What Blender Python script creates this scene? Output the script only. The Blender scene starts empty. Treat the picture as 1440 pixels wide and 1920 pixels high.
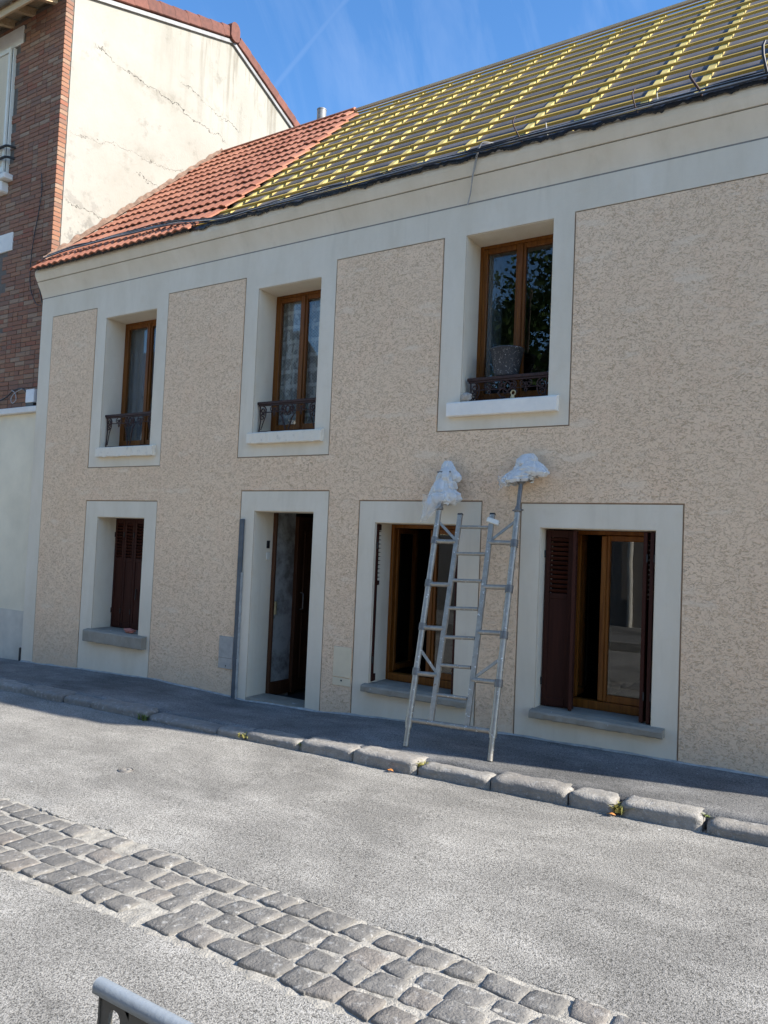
import bpy, math, random
from mathutils import Vector, Matrix, noise
random.seed(7)
R = math.radians
scn = bpy.context.scene
col = scn.collection

# ------------------------------------------------------------------ camera
CAM = Vector((0.0, -6.0, 1.71))
yaw, pitch, roll = R(32.501), R(2.427), R(2.430)
_f = Vector((-math.sin(yaw)*math.cos(pitch), math.cos(yaw)*math.cos(pitch), math.sin(pitch)))
_r = Vector((math.cos(yaw), math.sin(yaw), 0)); _u = _r.cross(_f)
cr, sr = math.cos(roll), math.sin(roll)
_r, _u = cr*_r + sr*_u, -sr*_r + cr*_u
cd = bpy.data.cameras.new('camera'); cam = bpy.data.objects.new('camera', cd); col.objects.link(cam)
cd.sensor_fit = 'HORIZONTAL'; cd.sensor_width = 36.0; cd.lens = 36.05
cd.clip_start = 0.05; cd.clip_end = 2000
cam.matrix_world = Matrix(((_r.x, _u.x, -_f.x, CAM.x), (_r.y, _u.y, -_f.y, CAM.y), (_r.z, _u.z, -_f.z, CAM.z), (0, 0, 0, 1)))
scn.camera = cam

# ------------------------------------------------------------------ sky and sun
SUN = Vector((1.55, 0.265, 1.0)).normalized()
world = bpy.data.worlds.new('World'); scn.world = world; world.use_nodes = True
wn, wl = world.node_tree.nodes, world.node_tree.links
wn.clear()
wo = wn.new('ShaderNodeOutputWorld'); bg = wn.new('ShaderNodeBackground'); sky = wn.new('ShaderNodeTexSky')
sky.sky_type = 'NISHITA'; sky.sun_disc = False
sky.sun_elevation = math.asin(SUN.z); sky.sun_rotation = math.atan2(SUN.x, SUN.y)
sky.altitude = 100; sky.air_density = 1.0; sky.dust_density = 0.3; sky.ozone_density = 2.2
bg.inputs[1].default_value = 0.125
# thin cirrus wisps, fixed in the sky by direction
tc = wn.new('ShaderNodeTexCoord'); mp = wn.new('ShaderNodeMapping'); mp.inputs['Rotation'].default_value = (0.0, R(35), R(-33)); mp.inputs['Scale'].default_value = (9.0, 2.0, 1.6)
nz = wn.new('ShaderNodeTexNoise'); nz.inputs['Scale'].default_value = 1.6; nz.inputs['Detail'].default_value = 6; nz.inputs['Roughness'].default_value = 0.62; nz.inputs['Distortion'].default_value = 0.6
rp = wn.new('ShaderNodeMapRange'); rp.inputs['From Min'].default_value = 0.50; rp.inputs['From Max'].default_value = 0.85; rp.inputs['To Max'].default_value = 0.10
mx = wn.new('ShaderNodeMix'); mx.data_type = 'RGBA'; mx.inputs[7].default_value = (5.2, 5.6, 6.2, 1)
hs = wn.new('ShaderNodeHueSaturation'); hs.inputs['Saturation'].default_value = 1.24; hs.inputs['Hue'].default_value = 0.503
wl.new(tc.outputs['Generated'], mp.inputs['Vector']); wl.new(mp.outputs[0], nz.inputs['Vector']); wl.new(nz.outputs[0], rp.inputs[0])
# one old contrail: a thin band along a great circle, fading at both ends
def vdot(v): 
    x = wn.new('ShaderNodeVectorMath'); x.operation = 'DOT_PRODUCT'; wl.new(tc.outputs['Generated'], x.inputs[0]); x.inputs[1].default_value = v; return x.outputs['Value']
def wm(op, a, b, c=None):
    x = wn.new('ShaderNodeMath'); x.operation = op
    for i_, q_ in enumerate((a, b, c)):
        if q_ is None: continue
        if isinstance(q_, (int, float)): x.inputs[i_].default_value = q_
        else: wl.new(q_, x.inputs[i_])
    return x.outputs[0]
def wr(v, a, b, c, d):
    x = wn.new('ShaderNodeMapRange'); x.interpolation_type = 'SMOOTHSTEP'; wl.new(v, x.inputs[0])
    for i_, q_ in enumerate((a, b, c, d)): x.inputs[1+i_].default_value = q_
    return x.outputs[0]
ct = wm('MULTIPLY', wr(wm('ABSOLUTE', vdot((-0.37585, -0.76226, 0.52697)), 0), 0.0004, 0.0045, 0.035, 0.0), wr(vdot((-0.52668, 0.64360, 0.55533)), 0.9955, 0.9990, 0.0, 1.0))
wl.new(wm('MAXIMUM', rp.outputs[0], ct), mx.inputs[0]); wl.new(sky.outputs[0], hs.inputs['Color']); wl.new(hs.outputs[0], mx.inputs[6]); wl.new(mx.outputs[2], bg.inputs[0]); wl.new(bg.outputs[0], wo.inputs[0])
sd = bpy.data.lights.new('sun', 'SUN'); sd.energy = 4.4; sd.angle = R(0.53); sd.color = (1.0, 0.945, 0.87)
sun = bpy.data.objects.new('sun', sd); col.objects.link(sun)
sun.rotation_euler = SUN.to_track_quat('Z', 'Y').to_euler(); sun.location = SUN*60
scn.view_settings.view_transform = 'Standard'; scn.view_settings.look = 'None'
scn.view_settings.exposure = 1.24; scn.view_settings.gamma = 1.0; scn.view_settings.use_curve_mapping = False
scn.render.engine = 'CYCLES'
scn.cycles.max_bounces = 6; scn.cycles.diffuse_bounces = 4; scn.cycles.glossy_bounces = 3; scn.cycles.transparent_max_bounces = 16; scn.cycles.use_denoising = True
scn.cycles.caustics_reflective = False; scn.cycles.caustics_refractive = False

# ------------------------------------------------------------------ materials
def mk(name):
    m = bpy.data.materials.new(name); m.use_nodes = True
    nt = m.node_tree; b = nt.nodes['Principled BSDF']
    return m, nt, b
class NT:
    """small helper to write node graphs in one line each"""
    def __init__(s, nt): s.nt = nt
    def n(s, typ, ins=None, **kw):
        x = s.nt.nodes.new(typ)
        for k, v in kw.items(): setattr(x, k, v)
        for k, v in (ins or {}).items():
            if isinstance(v, bpy.types.NodeSocket): s.nt.links.new(v, x.inputs[k])
            else: x.inputs[k].default_value = v
        return x
    def obj(s): return s.n('ShaderNodeTexCoord').outputs['Object']
    def noise(s, vec, scale, detail=2, rough=0.5, dist=0.0):
        return s.n('ShaderNodeTexNoise', {'Vector': vec, 'Scale': scale, 'Detail': detail, 'Roughness': rough, 'Distortion': dist}).outputs[0]
    def rng(s, v, a, b, c=0.0, d=1.0, smooth=False):
        x = s.n('ShaderNodeMapRange', {0: v, 1: a, 2: b, 3: c, 4: d})
        if smooth: x.interpolation_type = 'SMOOTHSTEP'
        return x.outputs[0]
    def math(s, op, a, b=None, c=None):
        ins = {0: a}
        if b is not None: ins[1] = b
        if c is not None: ins[2] = c
        return s.n('ShaderNodeMath', ins, operation=op).outputs[0]
    def mix(s, f, a, b, mode='MIX'):
        x = s.n('ShaderNodeMix', None, data_type='RGBA', blend_type=mode)
        for i, v in ((0, f), (6, a), (7, b)):
            if isinstance(v, bpy.types.NodeSocket): s.nt.links.new(v, x.inputs[i])
            else: x.inputs[i].default_value = v if i == 0 else (*v, 1)
        return x.outputs[2]
    def bump(s, h, strength, dist, nrm=None):
        ins = {'Height': h, 'Strength': strength, 'Distance': dist}
        if nrm is not None: ins['Normal'] = nrm
        return s.n('ShaderNodeBump', ins).outputs[0]
    def sc(s, vec, v):
        return s.n('ShaderNodeVectorMath', {0: vec, 1: v}, operation='MULTIPLY').outputs[0]
    def add(s, vec, v):
        return s.n('ShaderNodeVectorMath', {0: vec, 1: v}, operation='ADD').outputs[0]
    def xyz(s, vec): 
        x = s.n('ShaderNodeSeparateXYZ', {0: vec}); return x.outputs
def setp(nt, b, **k):
    for kk, v in k.items():
        kk = kk.replace('_', ' ')
        if isinstance(v, bpy.types.NodeSocket): nt.links.new(v, b.inputs[kk])
        else: b.inputs[kk].default_value = v

def plain(name, c, rough=0.6, var=0.15, scale=12, metal=0.0, bump=0.0, bscale=60, objrand=0.0, spec=0.5):
    """base colour with blotchy variation, fine relief and optional variation from object to object"""
    m, nt, b = mk(name); g = NT(nt); v = g.obj()
    if objrand:
        oi = g.n('ShaderNodeObjectInfo').outputs['Random']
        v = g.add(v, g.n('ShaderNodeCombineXYZ', {0: g.math('MULTIPLY', oi, 37.0), 1: oi, 2: g.math('MULTIPLY', oi, 11.0)}).outputs[0])
    n1 = g.noise(v, scale, 4, 0.6)
    lo = tuple(x*(1-var) for x in c); hi = tuple(min(1, x*(1+var)) for x in c)
    cc = g.mix(g.rng(n1, 0.3, 0.7), lo, hi)
    if objrand:
        cc = g.mix(1.0, cc, g.mix(oi, (1-objrand,)*3, (1+objrand,)*3), 'MULTIPLY')
    setp(nt, b, Base_Color=cc, Roughness=rough, Metallic=metal)
    b.inputs['Specular IOR Level'].default_value = spec
    if bump: setp(nt, b, Normal=g.bump(g.noise(v, bscale, 3, 0.6), bump, 0.01))
    return m
M = {}
def tan_render():
    m, nt, b = mk('tan_rough_render'); g = NT(nt); v = g.obj(); x, y, z = g.xyz(v)
    v2 = g.sc(v, (0.8, 1.0, 1.25))
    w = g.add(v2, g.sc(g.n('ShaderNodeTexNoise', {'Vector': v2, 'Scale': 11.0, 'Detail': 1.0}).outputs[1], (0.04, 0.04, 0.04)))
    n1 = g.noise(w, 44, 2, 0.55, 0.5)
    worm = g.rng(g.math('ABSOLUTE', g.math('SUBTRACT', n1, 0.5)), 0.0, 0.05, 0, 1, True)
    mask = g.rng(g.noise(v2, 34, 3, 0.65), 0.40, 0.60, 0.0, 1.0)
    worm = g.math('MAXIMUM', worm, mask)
    smear = g.rng(g.noise(g.sc(v, (2.2, 1.0, 7.0)), 1.0, 4, 0.6), 0.56, 0.68, 0.0, 1.0, True)      # strokes where the trowel pressed it smooth
    flat = g.math('MAXIMUM', g.rng(g.noise(v, 1.9, 4, 0.6), 0.42, 0.70, 0.0, 0.6), g.math('MULTIPLY', smear, 0.85))
    worm = g.math('MAXIMUM', worm, flat)
    n2 = g.noise(v, 130, 2, 0.65); n3 = g.noise(v, 60, 2, 0.6)
    big = g.rng(g.noise(v, 0.9, 5, 0.6), 0.3, 0.72)
    base = g.mix(big, (0.86, 0.60, 0.392), (0.915, 0.658, 0.444))
    base = g.mix(g.rng(g.noise(v, 2.7, 4, 0.6), 0.50, 0.70, 0, 0.5), base, (0.90, 0.59, 0.38))
    base = g.mix(g.rng(n2, 0.3, 0.75, 0, 0.6), base, (0.94, 0.725, 0.495))
    base = g.mix(g.rng(n3, 0.52, 0.74, 0, 0.16), base, (0.74, 0.525, 0.345))
    pale = g.rng(g.noise(v, 3.1, 6, 0.72), 0.60, 0.76, 0, 0.4)
    base = g.mix(g.math('MAXIMUM', pale, g.math('MULTIPLY', smear, 0.35)), base, (0.89, 0.735, 0.56))
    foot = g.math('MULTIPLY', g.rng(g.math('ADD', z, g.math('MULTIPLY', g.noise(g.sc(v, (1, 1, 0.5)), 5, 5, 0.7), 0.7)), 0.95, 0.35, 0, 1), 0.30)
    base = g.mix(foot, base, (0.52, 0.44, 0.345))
    cc = g.mix(worm, (0.66, 0.455, 0.272), base)  # groove shade put into the colour: worm lines darker than the face
    h = g.math('ADD', worm, g.math('ADD', g.math('MULTIPLY', n2, 0.35), g.math('MULTIPLY', n3, 0.45)))
    setp(nt, b, Base_Color=cc, Roughness=0.95, Normal=g.bump(h, 0.7, 0.010)); b.inputs['Specular IOR Level'].default_value = 0.12
    return m
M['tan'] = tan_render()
def smooth_render():
    m, nt, b = mk('smooth_white_render'); g = NT(nt); v = g.obj()
    vs = g.sc(v, (1.6, 1.6, 0.55))
    n1 = g.noise(vs, 1.7, 5, 0.62); n2 = g.noise(v, 7, 4, 0.6); n3 = g.noise(v, 140, 2, 0.6)
    c = g.mix(g.rng(n1, 0.3, 0.7), (0.70, 0.605, 0.46), (0.80, 0.705, 0.56))
    c = g.mix(g.rng(n2, 0.55, 0.75, 0, 0.35), c, (0.70, 0.58, 0.42))
    st = g.rng(g.noise(g.sc(v, (9, 9, 0.7)), 1.0, 4, 0.6), 0.58, 0.78, 0, 0.28)
    c = g.mix(st, c, (0.54, 0.46, 0.34))
    setp(nt, b, Base_Color=c, Roughness=0.9, Normal=g.bump(g.math('ADD', g.math('MULTIPLY', n2, 1.2), g.math('MULTIPLY', n3, 0.25)), 0.35, 0.01)); b.inputs['Specular IOR Level'].default_value = 0.2
    return m
M['white'] = smooth_render()
M['joint'] = plain('brown_render_joint', (0.34, 0.24, 0.155), 0.95, 0.12)
M['groove'] = plain('cornice_groove', (0.27, 0.24, 0.20), 0.95, 0.1)
M['sillwhite'] = plain('bright_white_sill_paint', (0.88, 0.82, 0.72), 0.6, 0.05, 8, bump=0.2)
def old_sill():
    m, nt, b = mk('peeling_white_sill'); g = NT(nt); v = g.obj()
    n = g.noise(v, 14, 6, 0.75)
    c = g.mix(g.rng(n, 0.54, 0.72, 0, 0.7), (0.82, 0.73, 0.585), (0.48, 0.42, 0.34))
    c = g.mix(g.rng(g.noise(v, 30, 4, 0.7), 0.66, 0.72, 0, 0.6), c, (0.60, 0.46, 0.38))
    setp(nt, b, Base_Color=c, Roughness=0.85, Normal=g.bump(n, 0.5, 0.01)); return m
M['oldsill'] = old_sill()
def grey_sill():
    m, nt, b = mk('grey_cement_sill'); g = NT(nt); v = g.obj()
    n = g.noise(v, 5, 5, 0.65)
    c = g.mix(g.rng(n, 0.3, 0.7), (0.245, 0.215, 0.165), (0.36, 0.32, 0.255))
    c = g.mix(g.rng(g.noise(v, 16, 5, 0.7), 0.66, 0.70), c, (0.62, 0.61, 0.58))
    setp(nt, b, Base_Color=c, Roughness=0.85, Normal=g.bump(n, 0.4, 0.01)); return m
M['greysill'] = grey_sill()
def wood(name, a, c2, rough=0.45, scale=1.0, axis=2):
    m, nt, b = mk(name); g = NT(nt); v = g.obj()
    s = [38*scale]*3; s[axis] = 2.2*scale
    n = g.noise(g.sc(v, tuple(s)), 1.0, 4, 0.6, 0.6)
    c = g.mix(g.rng(n, 0.3, 0.7), a, c2)
    oi = g.n('ShaderNodeObjectInfo').outputs['Random']; c = g.mix(1.0, c, g.mix(oi, (0.82, 0.82, 0.84), (1.14, 1.12, 1.08)), 'MULTIPLY')
    setp(nt, b, Base_Color=c, Roughness=rough, Normal=g.bump(n, 0.25, 0.004)); b.inputs['Specular IOR Level'].default_value = 0.22; return m
M['oak'] = wood('varnished_oak', (0.125, 0.038, 0.006), (0.23, 0.085, 0.014), 0.38)
M['shutter'] = wood('brown_shutter_paint', (0.033, 0.008, 0.004), (0.056, 0.015, 0.008), 0.65)
M['doorwood'] = wood('dark_door_wood', (0.055, 0.024, 0.012), (0.11, 0.048, 0.024), 0.45)
M['batten'] = wood('yellow_treated_batten', (0.39, 0.27, 0.06), (0.52, 0.375, 0.10), 0.75, 0.6, 0)
M['counterbatten'] = wood('yellow_counter_batten', (0.55, 0.42, 0.13), (0.67, 0.54, 0.205), 0.75, 0.6, 1)
M['eaveboard'] = wood('eave_board', (0.40, 0.28, 0.16), (0.55, 0.42, 0.27), 0.6, 0.6, 0)
M['iron'] = plain('rusty_brown_iron', (0.045, 0.022, 0.018), 0.65, 0.5, 40, 0.3, 0.3, 120)
M['blackiron'] = plain('black_iron', (0.012, 0.012, 0.013), 0.5, 0.2)
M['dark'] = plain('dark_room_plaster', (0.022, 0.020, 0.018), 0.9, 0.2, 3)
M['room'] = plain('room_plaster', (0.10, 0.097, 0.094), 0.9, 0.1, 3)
def hall():
    m, nt, b = mk('patchy_hall_plaster'); g = NT(nt); v = g.obj()
    n = g.noise(v, 4.0, 6, 0.7)
    c = g.mix(g.rng(n, 0.42, 0.58), (0.42, 0.42, 0.40), (0.20, 0.19, 0.17))
    setp(nt, b, Base_Color=c, Roughness=0.9); return m
M['hall'] = hall()
def glass():
    m, nt, b = mk('window_glass'); g = NT(nt); nt.nodes.remove(b)
    out = [x for x in nt.nodes if x.type == 'OUTPUT_MATERIAL'][0]
    ge = g.n('ShaderNodeNewGeometry'); cs = g.math('ABSOLUTE', g.n('ShaderNodeVectorMath', {0: ge.outputs['Incoming'], 1: ge.outputs['Normal']}, operation='DOT_PRODUCT').outputs['Value'])
    fr = g.math('MULTIPLY_ADD', g.math('POWER', g.math('SUBTRACT', 1.0, cs), 5.0), 0.955, 0.045)
    wv = g.bump(g.noise(g.obj(), 1.6, 2), 0.05, 0.01)
    gl = g.n('ShaderNodeBsdfGlossy', {'Color': (1, 1, 1, 1), 'Roughness': 0.0, 'Normal': wv})
    tr = g.n('ShaderNodeBsdfTransparent', {'Color': (0.93, 0.95, 0.94, 1)})
    mxs = g.n('ShaderNodeMixShader', {0: fr, 1: tr.outputs[0], 2: gl.outputs[0]})
    nt.links.new(mxs.outputs[0], out.inputs[0]); return m
M['glass'] = glass()
def lace():
    m, nt, b = mk('lace_curtain'); g = NT(nt); nt.nodes.remove(b); v = g.obj(); x, y, z = g.xyz(v)
    out = [q for q in nt.nodes if q.type == 'OUTPUT_MATERIAL'][0]
    band = g.math('FRACT', g.math('MULTIPLY', z, 6.2))
    dense = g.rng(band, 0.72, 0.80, 0.50, 0.95)
    fine = g.math('MULTIPLY', g.math('SINE', g.math('MULTIPLY', x, 190.0)), g.math('SINE', g.math('MULTIPLY', z, 190.0)))
    motif = g.rng(g.noise(g.sc(v, (26, 26, 13)), 1.0, 1), 0.48, 0.56, 0.0, 0.85)
    a = g.math('MINIMUM', g.math('ADD', g.math('MAXIMUM', dense, motif), g.math('MULTIPLY', fine, 0.12)), 1.0)
    d = g.n('ShaderNodeBsdfDiffuse', {'Color': (0.78, 0.79, 0.77, 1)}); t = g.n('ShaderNodeBsdfTranslucent', {'Color': (0.75, 0.76, 0.74, 1)})
    s1 = g.n('ShaderNodeMixShader', {0: 0.35, 1: d.outputs[0], 2: t.outputs[0]}); tp = g.n('ShaderNodeBsdfTransparent')
    s2 = g.n('ShaderNodeMixShader', {0: a, 1: tp.outputs[0], 2: s1.outputs[0]})
    nt.links.new(s2.outputs[0], out.inputs[0]); return m
M['lace'] = lace()
M['drape'] = plain('grey_blue_drape', (0.13, 0.145, 0.165), 0.9, 0.1, 6)
def tile():
    m, nt, b = mk('red_clay_roof_tile'); g = NT(nt); v = g.obj(); oi = g.n('ShaderNodeObjectInfo').outputs['Random']
    v2 = g.add(v, g.n('ShaderNodeCombineXYZ', {0: g.math('MULTIPLY', oi, 31.0), 1: g.math('MULTIPLY', oi, 7.0), 2: oi}).outputs[0])
    n = g.noise(v2, 22, 4, 0.65)
    c = g.mix(oi, (0.29, 0.098, 0.05), (0.39, 0.155, 0.085))
    c = g.mix(g.rng(n, 0.42, 0.75, 0, 0.5), c, (0.40, 0.20, 0.14))
    c = g.mix(g.rng(g.noise(v2, 9, 4, 0.7), 0.6, 0.75, 0, 0.6), c, (0.23, 0.085, 0.055))
    setp(nt, b, Base_Color=c, Roughness=0.75, Normal=g.bump(n, 0.3, 0.004)); return m
M['tile'] = tile()
def brick():
    m, nt, b = mk('red_brown_brick'); g = NT(nt); v = g.obj(); oi = g.n('ShaderNodeObjectInfo').outputs['Random']
    isl = g.n('ShaderNodeNewGeometry').outputs['Random Per Island']
    rnd = g.math('FRACT', g.math('ADD', oi, g.math('MULTIPLY', isl, 3.37)))
    cr_ = g.n('ShaderNodeValToRGB', {0: rnd}); e = cr_.color_ramp; e.interpolation = 'CONSTANT'
    cols = [(0.0, (0.25, 0.112, 0.062)), (0.18, (0.28, 0.13, 0.072)), (0.36, (0.225, 0.112, 0.070)), (0.5, (0.30, 0.15, 0.082)), (0.64, (0.21, 0.115, 0.075)), (0.76, (0.29, 0.18, 0.112)), (0.88, (0.32, 0.215, 0.14)), (0.95, (0.27, 0.10, 0.055))]
    e.elements[0].position = 0; e.elements[0].color = (*cols[0][1], 1); e.elements[1].position = cols[1][0]; e.elements[1].color = (*cols[1][1], 1)
    for p_, c_ in cols[2:]:
        x = e.elements.new(p_); x.color = (*c_, 1)
    v2 = g.add(v, g.n('ShaderNodeCombineXYZ', {0: g.math('MULTIPLY', rnd, 31.0), 1: 0.0, 2: rnd}).outputs[0])
    n = g.noise(v2, 45, 4, 0.7)
    c = g.mix(g.rng(n, 0.35, 0.75, 0, 0.55), cr_.outputs[0], (0.19, 0.10, 0.075))
    setp(nt, b, Base_Color=c, Roughness=0.9, Normal=g.bump(n, 0.5, 0.006)); return m
M['brick'] = brick()
M['mortar'] = plain('brick_mortar', (0.13, 0.11, 0.09), 0.95, 0.2, 20)
def gable():
    m, nt, b = mk('cracked_cream_gable_render'); g = NT(nt); v = g.obj(); x, y, z = g.xyz(v)
    n1 = g.noise(v, 1.1, 5, 0.65)
    c = g.mix(g.rng(n1, 0.3, 0.7), (0.295, 0.278, 0.236), (0.34, 0.325, 0.285))
    streak = g.rng(g.noise(g.sc(v, (1, 5.0, 0.45)), 1.3, 5, 0.65), 0.48, 0.68)
    up = g.math('MULTIPLY', g.rng(z, 8.2, 9.6), g.rng(y, 1.2, 3.2))
    c = g.mix(g.math('MULTIPLY', streak, g.math('MULTIPLY', up, 1.0)), c, (0.16, 0.14, 0.105))
    spots = g.rng(g.noise(v, 2.6, 6, 0.75), 0.58, 0.70, 0, 0.55)
    c = g.mix(spots, c, (0.175, 0.16, 0.13))
    low = g.math('MULTIPLY', g.rng(z, 7.0, 5.2), g.rng(g.noise(v, 5.5, 5, 0.7), 0.52, 0.6, 0, 0.8))
    c = g.mix(low, c, (0.15, 0.142, 0.128))
    wob = g.math('ADD', g.math('MULTIPLY', g.math('SUBTRACT', g.noise(v, 3.2, 5, 0.7), 0.5), 0.34), g.math('MULTIPLY', g.math('SUBTRACT', g.noise(v, 22, 2, 0.6), 0.5), 0.07))
    tot = None
    for (y0, z0, y1, z1, w) in ((0.50, 8.52, 3.2, 8.38, 0.0065), (2.05, 8.86, 3.5, 8.70, 0.006), (0.20, 7.15, 2.3, 7.48, 0.004), (1.3, 7.05, 2.2, 7.0, 0.004), (0.20, 6.2, 1.2, 6.15, 0.005)):
        k = (z1-z0)/(y1-y0)
        d = g.math('ABSOLUTE', g.math('ADD', g.math('SUBTRACT', z, g.math('MULTIPLY_ADD', y, k, z0-k*y0)), wob))
        ww = g.math('MULTIPLY', g.rng(g.noise(v, 4.0, 3, 0.6), 0.35, 0.65, 0.3, 1.4), w)
        ln = g.math('MULTIPLY', g.math('LESS_THAN', d, ww), g.math('MULTIPLY', g.rng(y, y0, y0+0.15), g.rng(y, y1, y1-0.15)))
        halo = g.math('MULTIPLY', g.rng(d, 0.22, 0.0, 0, 0.55), g.math('MULTIPLY', g.rng(y, y0, y0+0.5), g.rng(y, y1, y1-0.4)))
        halo = g.math('MULTIPLY', halo, g.rng(g.noise(v, 5, 4, 0.7), 0.5, 0.7))
        c = g.mix(halo, c, (0.16, 0.14, 0.105))
        tot = ln if tot is None else g.math('MAXIMUM', tot, ln)
    c = g.mix(tot, c, (0.085, 0.078, 0.065))
    h = g.math('SUBTRACT', g.noise(v, 30, 4, 0.6), g.math('MULTIPLY', tot, 2.0))
    setp(nt, b, Base_Color=c, Roughness=0.95, Normal=g.bump(h, 0.4, 0.01)); b.inputs['Specular IOR Level'].default_value = 0.1
    return m
M['gable'] = gable()
M['cream'] = plain('cream_wall_render', (0.79, 0.69, 0.51), 0.9, 0.10, 2.0, bump=0.2, bscale=120)
M['plinth'] = plain('pale_grey_plinth', (0.62, 0.56, 0.46), 0.9, 0.1, 5)
M['stonewhite'] = plain('white_lintel_stone', (0.74, 0.70, 0.63), 0.8, 0.06, 6)
M['shutwhite'] = plain('cream_shutter_paint', (0.70, 0.67, 0.58), 0.6, 0.06, 6)
M['zinc'] = plain('zinc_strip', (0.22, 0.22, 0.215), 0.55, 0.2, 10, 0.3)
def asphalt(name, lo, hi, fine=1.0, dust=0.5):
    m, nt, b = mk(name); g = NT(nt); v = g.obj()
    n1 = g.noise(v, 165*fine, 1, 0.6); n2 = g.noise(v, 78*fine, 2, 0.65); big = g.noise(v, 0.75, 5, 0.62, 0.4); mid = g.noise(g.sc(v, (1.0, 2.2, 1)), 2.3, 4, 0.6)
    gr = g.math('ADD', g.math('MULTIPLY', n1, 0.55), g.math('MULTIPLY', n2, 0.45))
    c = g.mix(g.rng(gr, 0.40, 0.60), lo, hi)
    c = g.mix(g.math('MULTIPLY', g.rng(gr, 0.38, 0.44, 1, 0), 0.6), c, tuple(x*0.35 for x in lo))
    du = g.math('ADD', g.rng(big, 0.38, 0.66, 0.68, 0.68+dust*0.7), g.rng(mid, 0.45, 0.75, 0.0, dust*0.5))
    c = g.mix(1.0, c, g.n('ShaderNodeCombineColor', {0: du, 1: du, 2: du}).outputs[0], 'MULTIPLY')
    c = g.mix(g.rng(g.noise(v, 1.1, 4, 0.6), 0.62, 0.8, 0, 0.35), c, lo)
    c = g.mix(g.rng(g.noise(v, 13, 1), 0.80, 0.83, 0, 0.6), c, (0.62, 0.62, 0.60))
    setp(nt, b, Base_Color=c, Roughness=0.92, Normal=g.bump(gr, 0.8, 0.009)); b.inputs['Specular IOR Level'].default_value = 0.25
    return m
M['road'] = asphalt('pale_worn_asphalt', (0.165, 0.157, 0.138), (0.41, 0.39, 0.35), 1.0, 0.55)
M['pave'] = asphalt('dark_pavement_asphalt', (0.105, 0.103, 0.10), (0.235, 0.228, 0.212), 1.0, 0.95)
def stone(name, a, c2, moss=0.0):
    m, nt, b = mk(name); g = NT(nt); v = g.obj(); oi = g.n('ShaderNodeObjectInfo').outputs['Random']
    v2 = g.add(v, g.n('ShaderNodeCombineXYZ', {0: g.math('MULTIPLY', oi, 31.0), 1: 0.0, 2: oi}).outputs[0])
    n = g.noise(v2, 16, 6, 0.7); n2 = g.noise(v2, 90, 3, 0.6)
    cc = g.mix(oi, a, c2)
    cc = g.mix(g.rng(n, 0.3, 0.7, 0, 0.7), cc, tuple(x*0.6 for x in a))
    cc = g.mix(g.rng(g.noise(v2, 26, 4, 0.7), 0.56, 0.66, 0, 0.6), cc, (0.44, 0.43, 0.40))
    pk = g.math('FRACT', g.math('MULTIPLY', oi, 7.13))
    cc = g.mix(g.rng(pk, 0.82, 1.0, 0, 0.25), cc, (0.30, 0.235, 0.18))
    if moss: cc = g.mix(g.rng(g.noise(v2, 7, 5, 0.7), 0.60, 0.70, 0, moss), cc, (0.10, 0.11, 0.05))
    setp(nt, b, Base_Color=cc, Roughness=0.85, Normal=g.bump(g.math('ADD', n, g.math('MULTIPLY', n2, 0.45)), 1.0, 0.013)); return m
M['cobble'] = stone('grey_sandstone_cobble', (0.175, 0.165, 0.148), (0.25, 0.235, 0.21))
M['kerb'] = stone('weathered_kerb_stone', (0.27, 0.25, 0.22), (0.35, 0.33, 0.295), 0.3)
M['bed'] = plain('pale_sandy_mortar', (0.36, 0.335, 0.285), 0.95, 0.3, 18, bump=0.8, bscale=90)
M['grout'] = plain('pale_wall_foot_splash', (0.33, 0.33, 0.31), 0.95, 0.25, 16)
def galv():
    m, nt, b = mk('galvanised_tube'); g = NT(nt); v = g.obj()
    n = g.noise(v, 18, 5, 0.7)
    c = g.mix(g.rng(n, 0.3, 0.7), (0.29, 0.255, 0.205), (0.47, 0.42, 0.345))
    sp = g.rng(g.noise(v, 40, 3, 0.6), 0.64, 0.68)
    c = g.mix(sp, c, (0.72, 0.70, 0.64))
    ru = g.rng(g.noise(v, 9, 5, 0.7), 0.66, 0.72)
    c = g.mix(ru, c, (0.22, 0.13, 0.08))
    mt = g.math('SUBTRACT', 0.45, g.math('MULTIPLY', g.math('MAXIMUM', sp, ru), 0.45))
    setp(nt, b, Base_Color=c, Roughness=g.rng(n, 0.3, 0.7, 0.32, 0.55), Metallic=mt, Normal=g.bump(n, 0.2, 0.004)); return m
M['galv'] = galv()
M['steel'] = plain('dull_dark_steel', (0.19, 0.175, 0.155), 0.5, 0.25, 30, 0.4)
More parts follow.
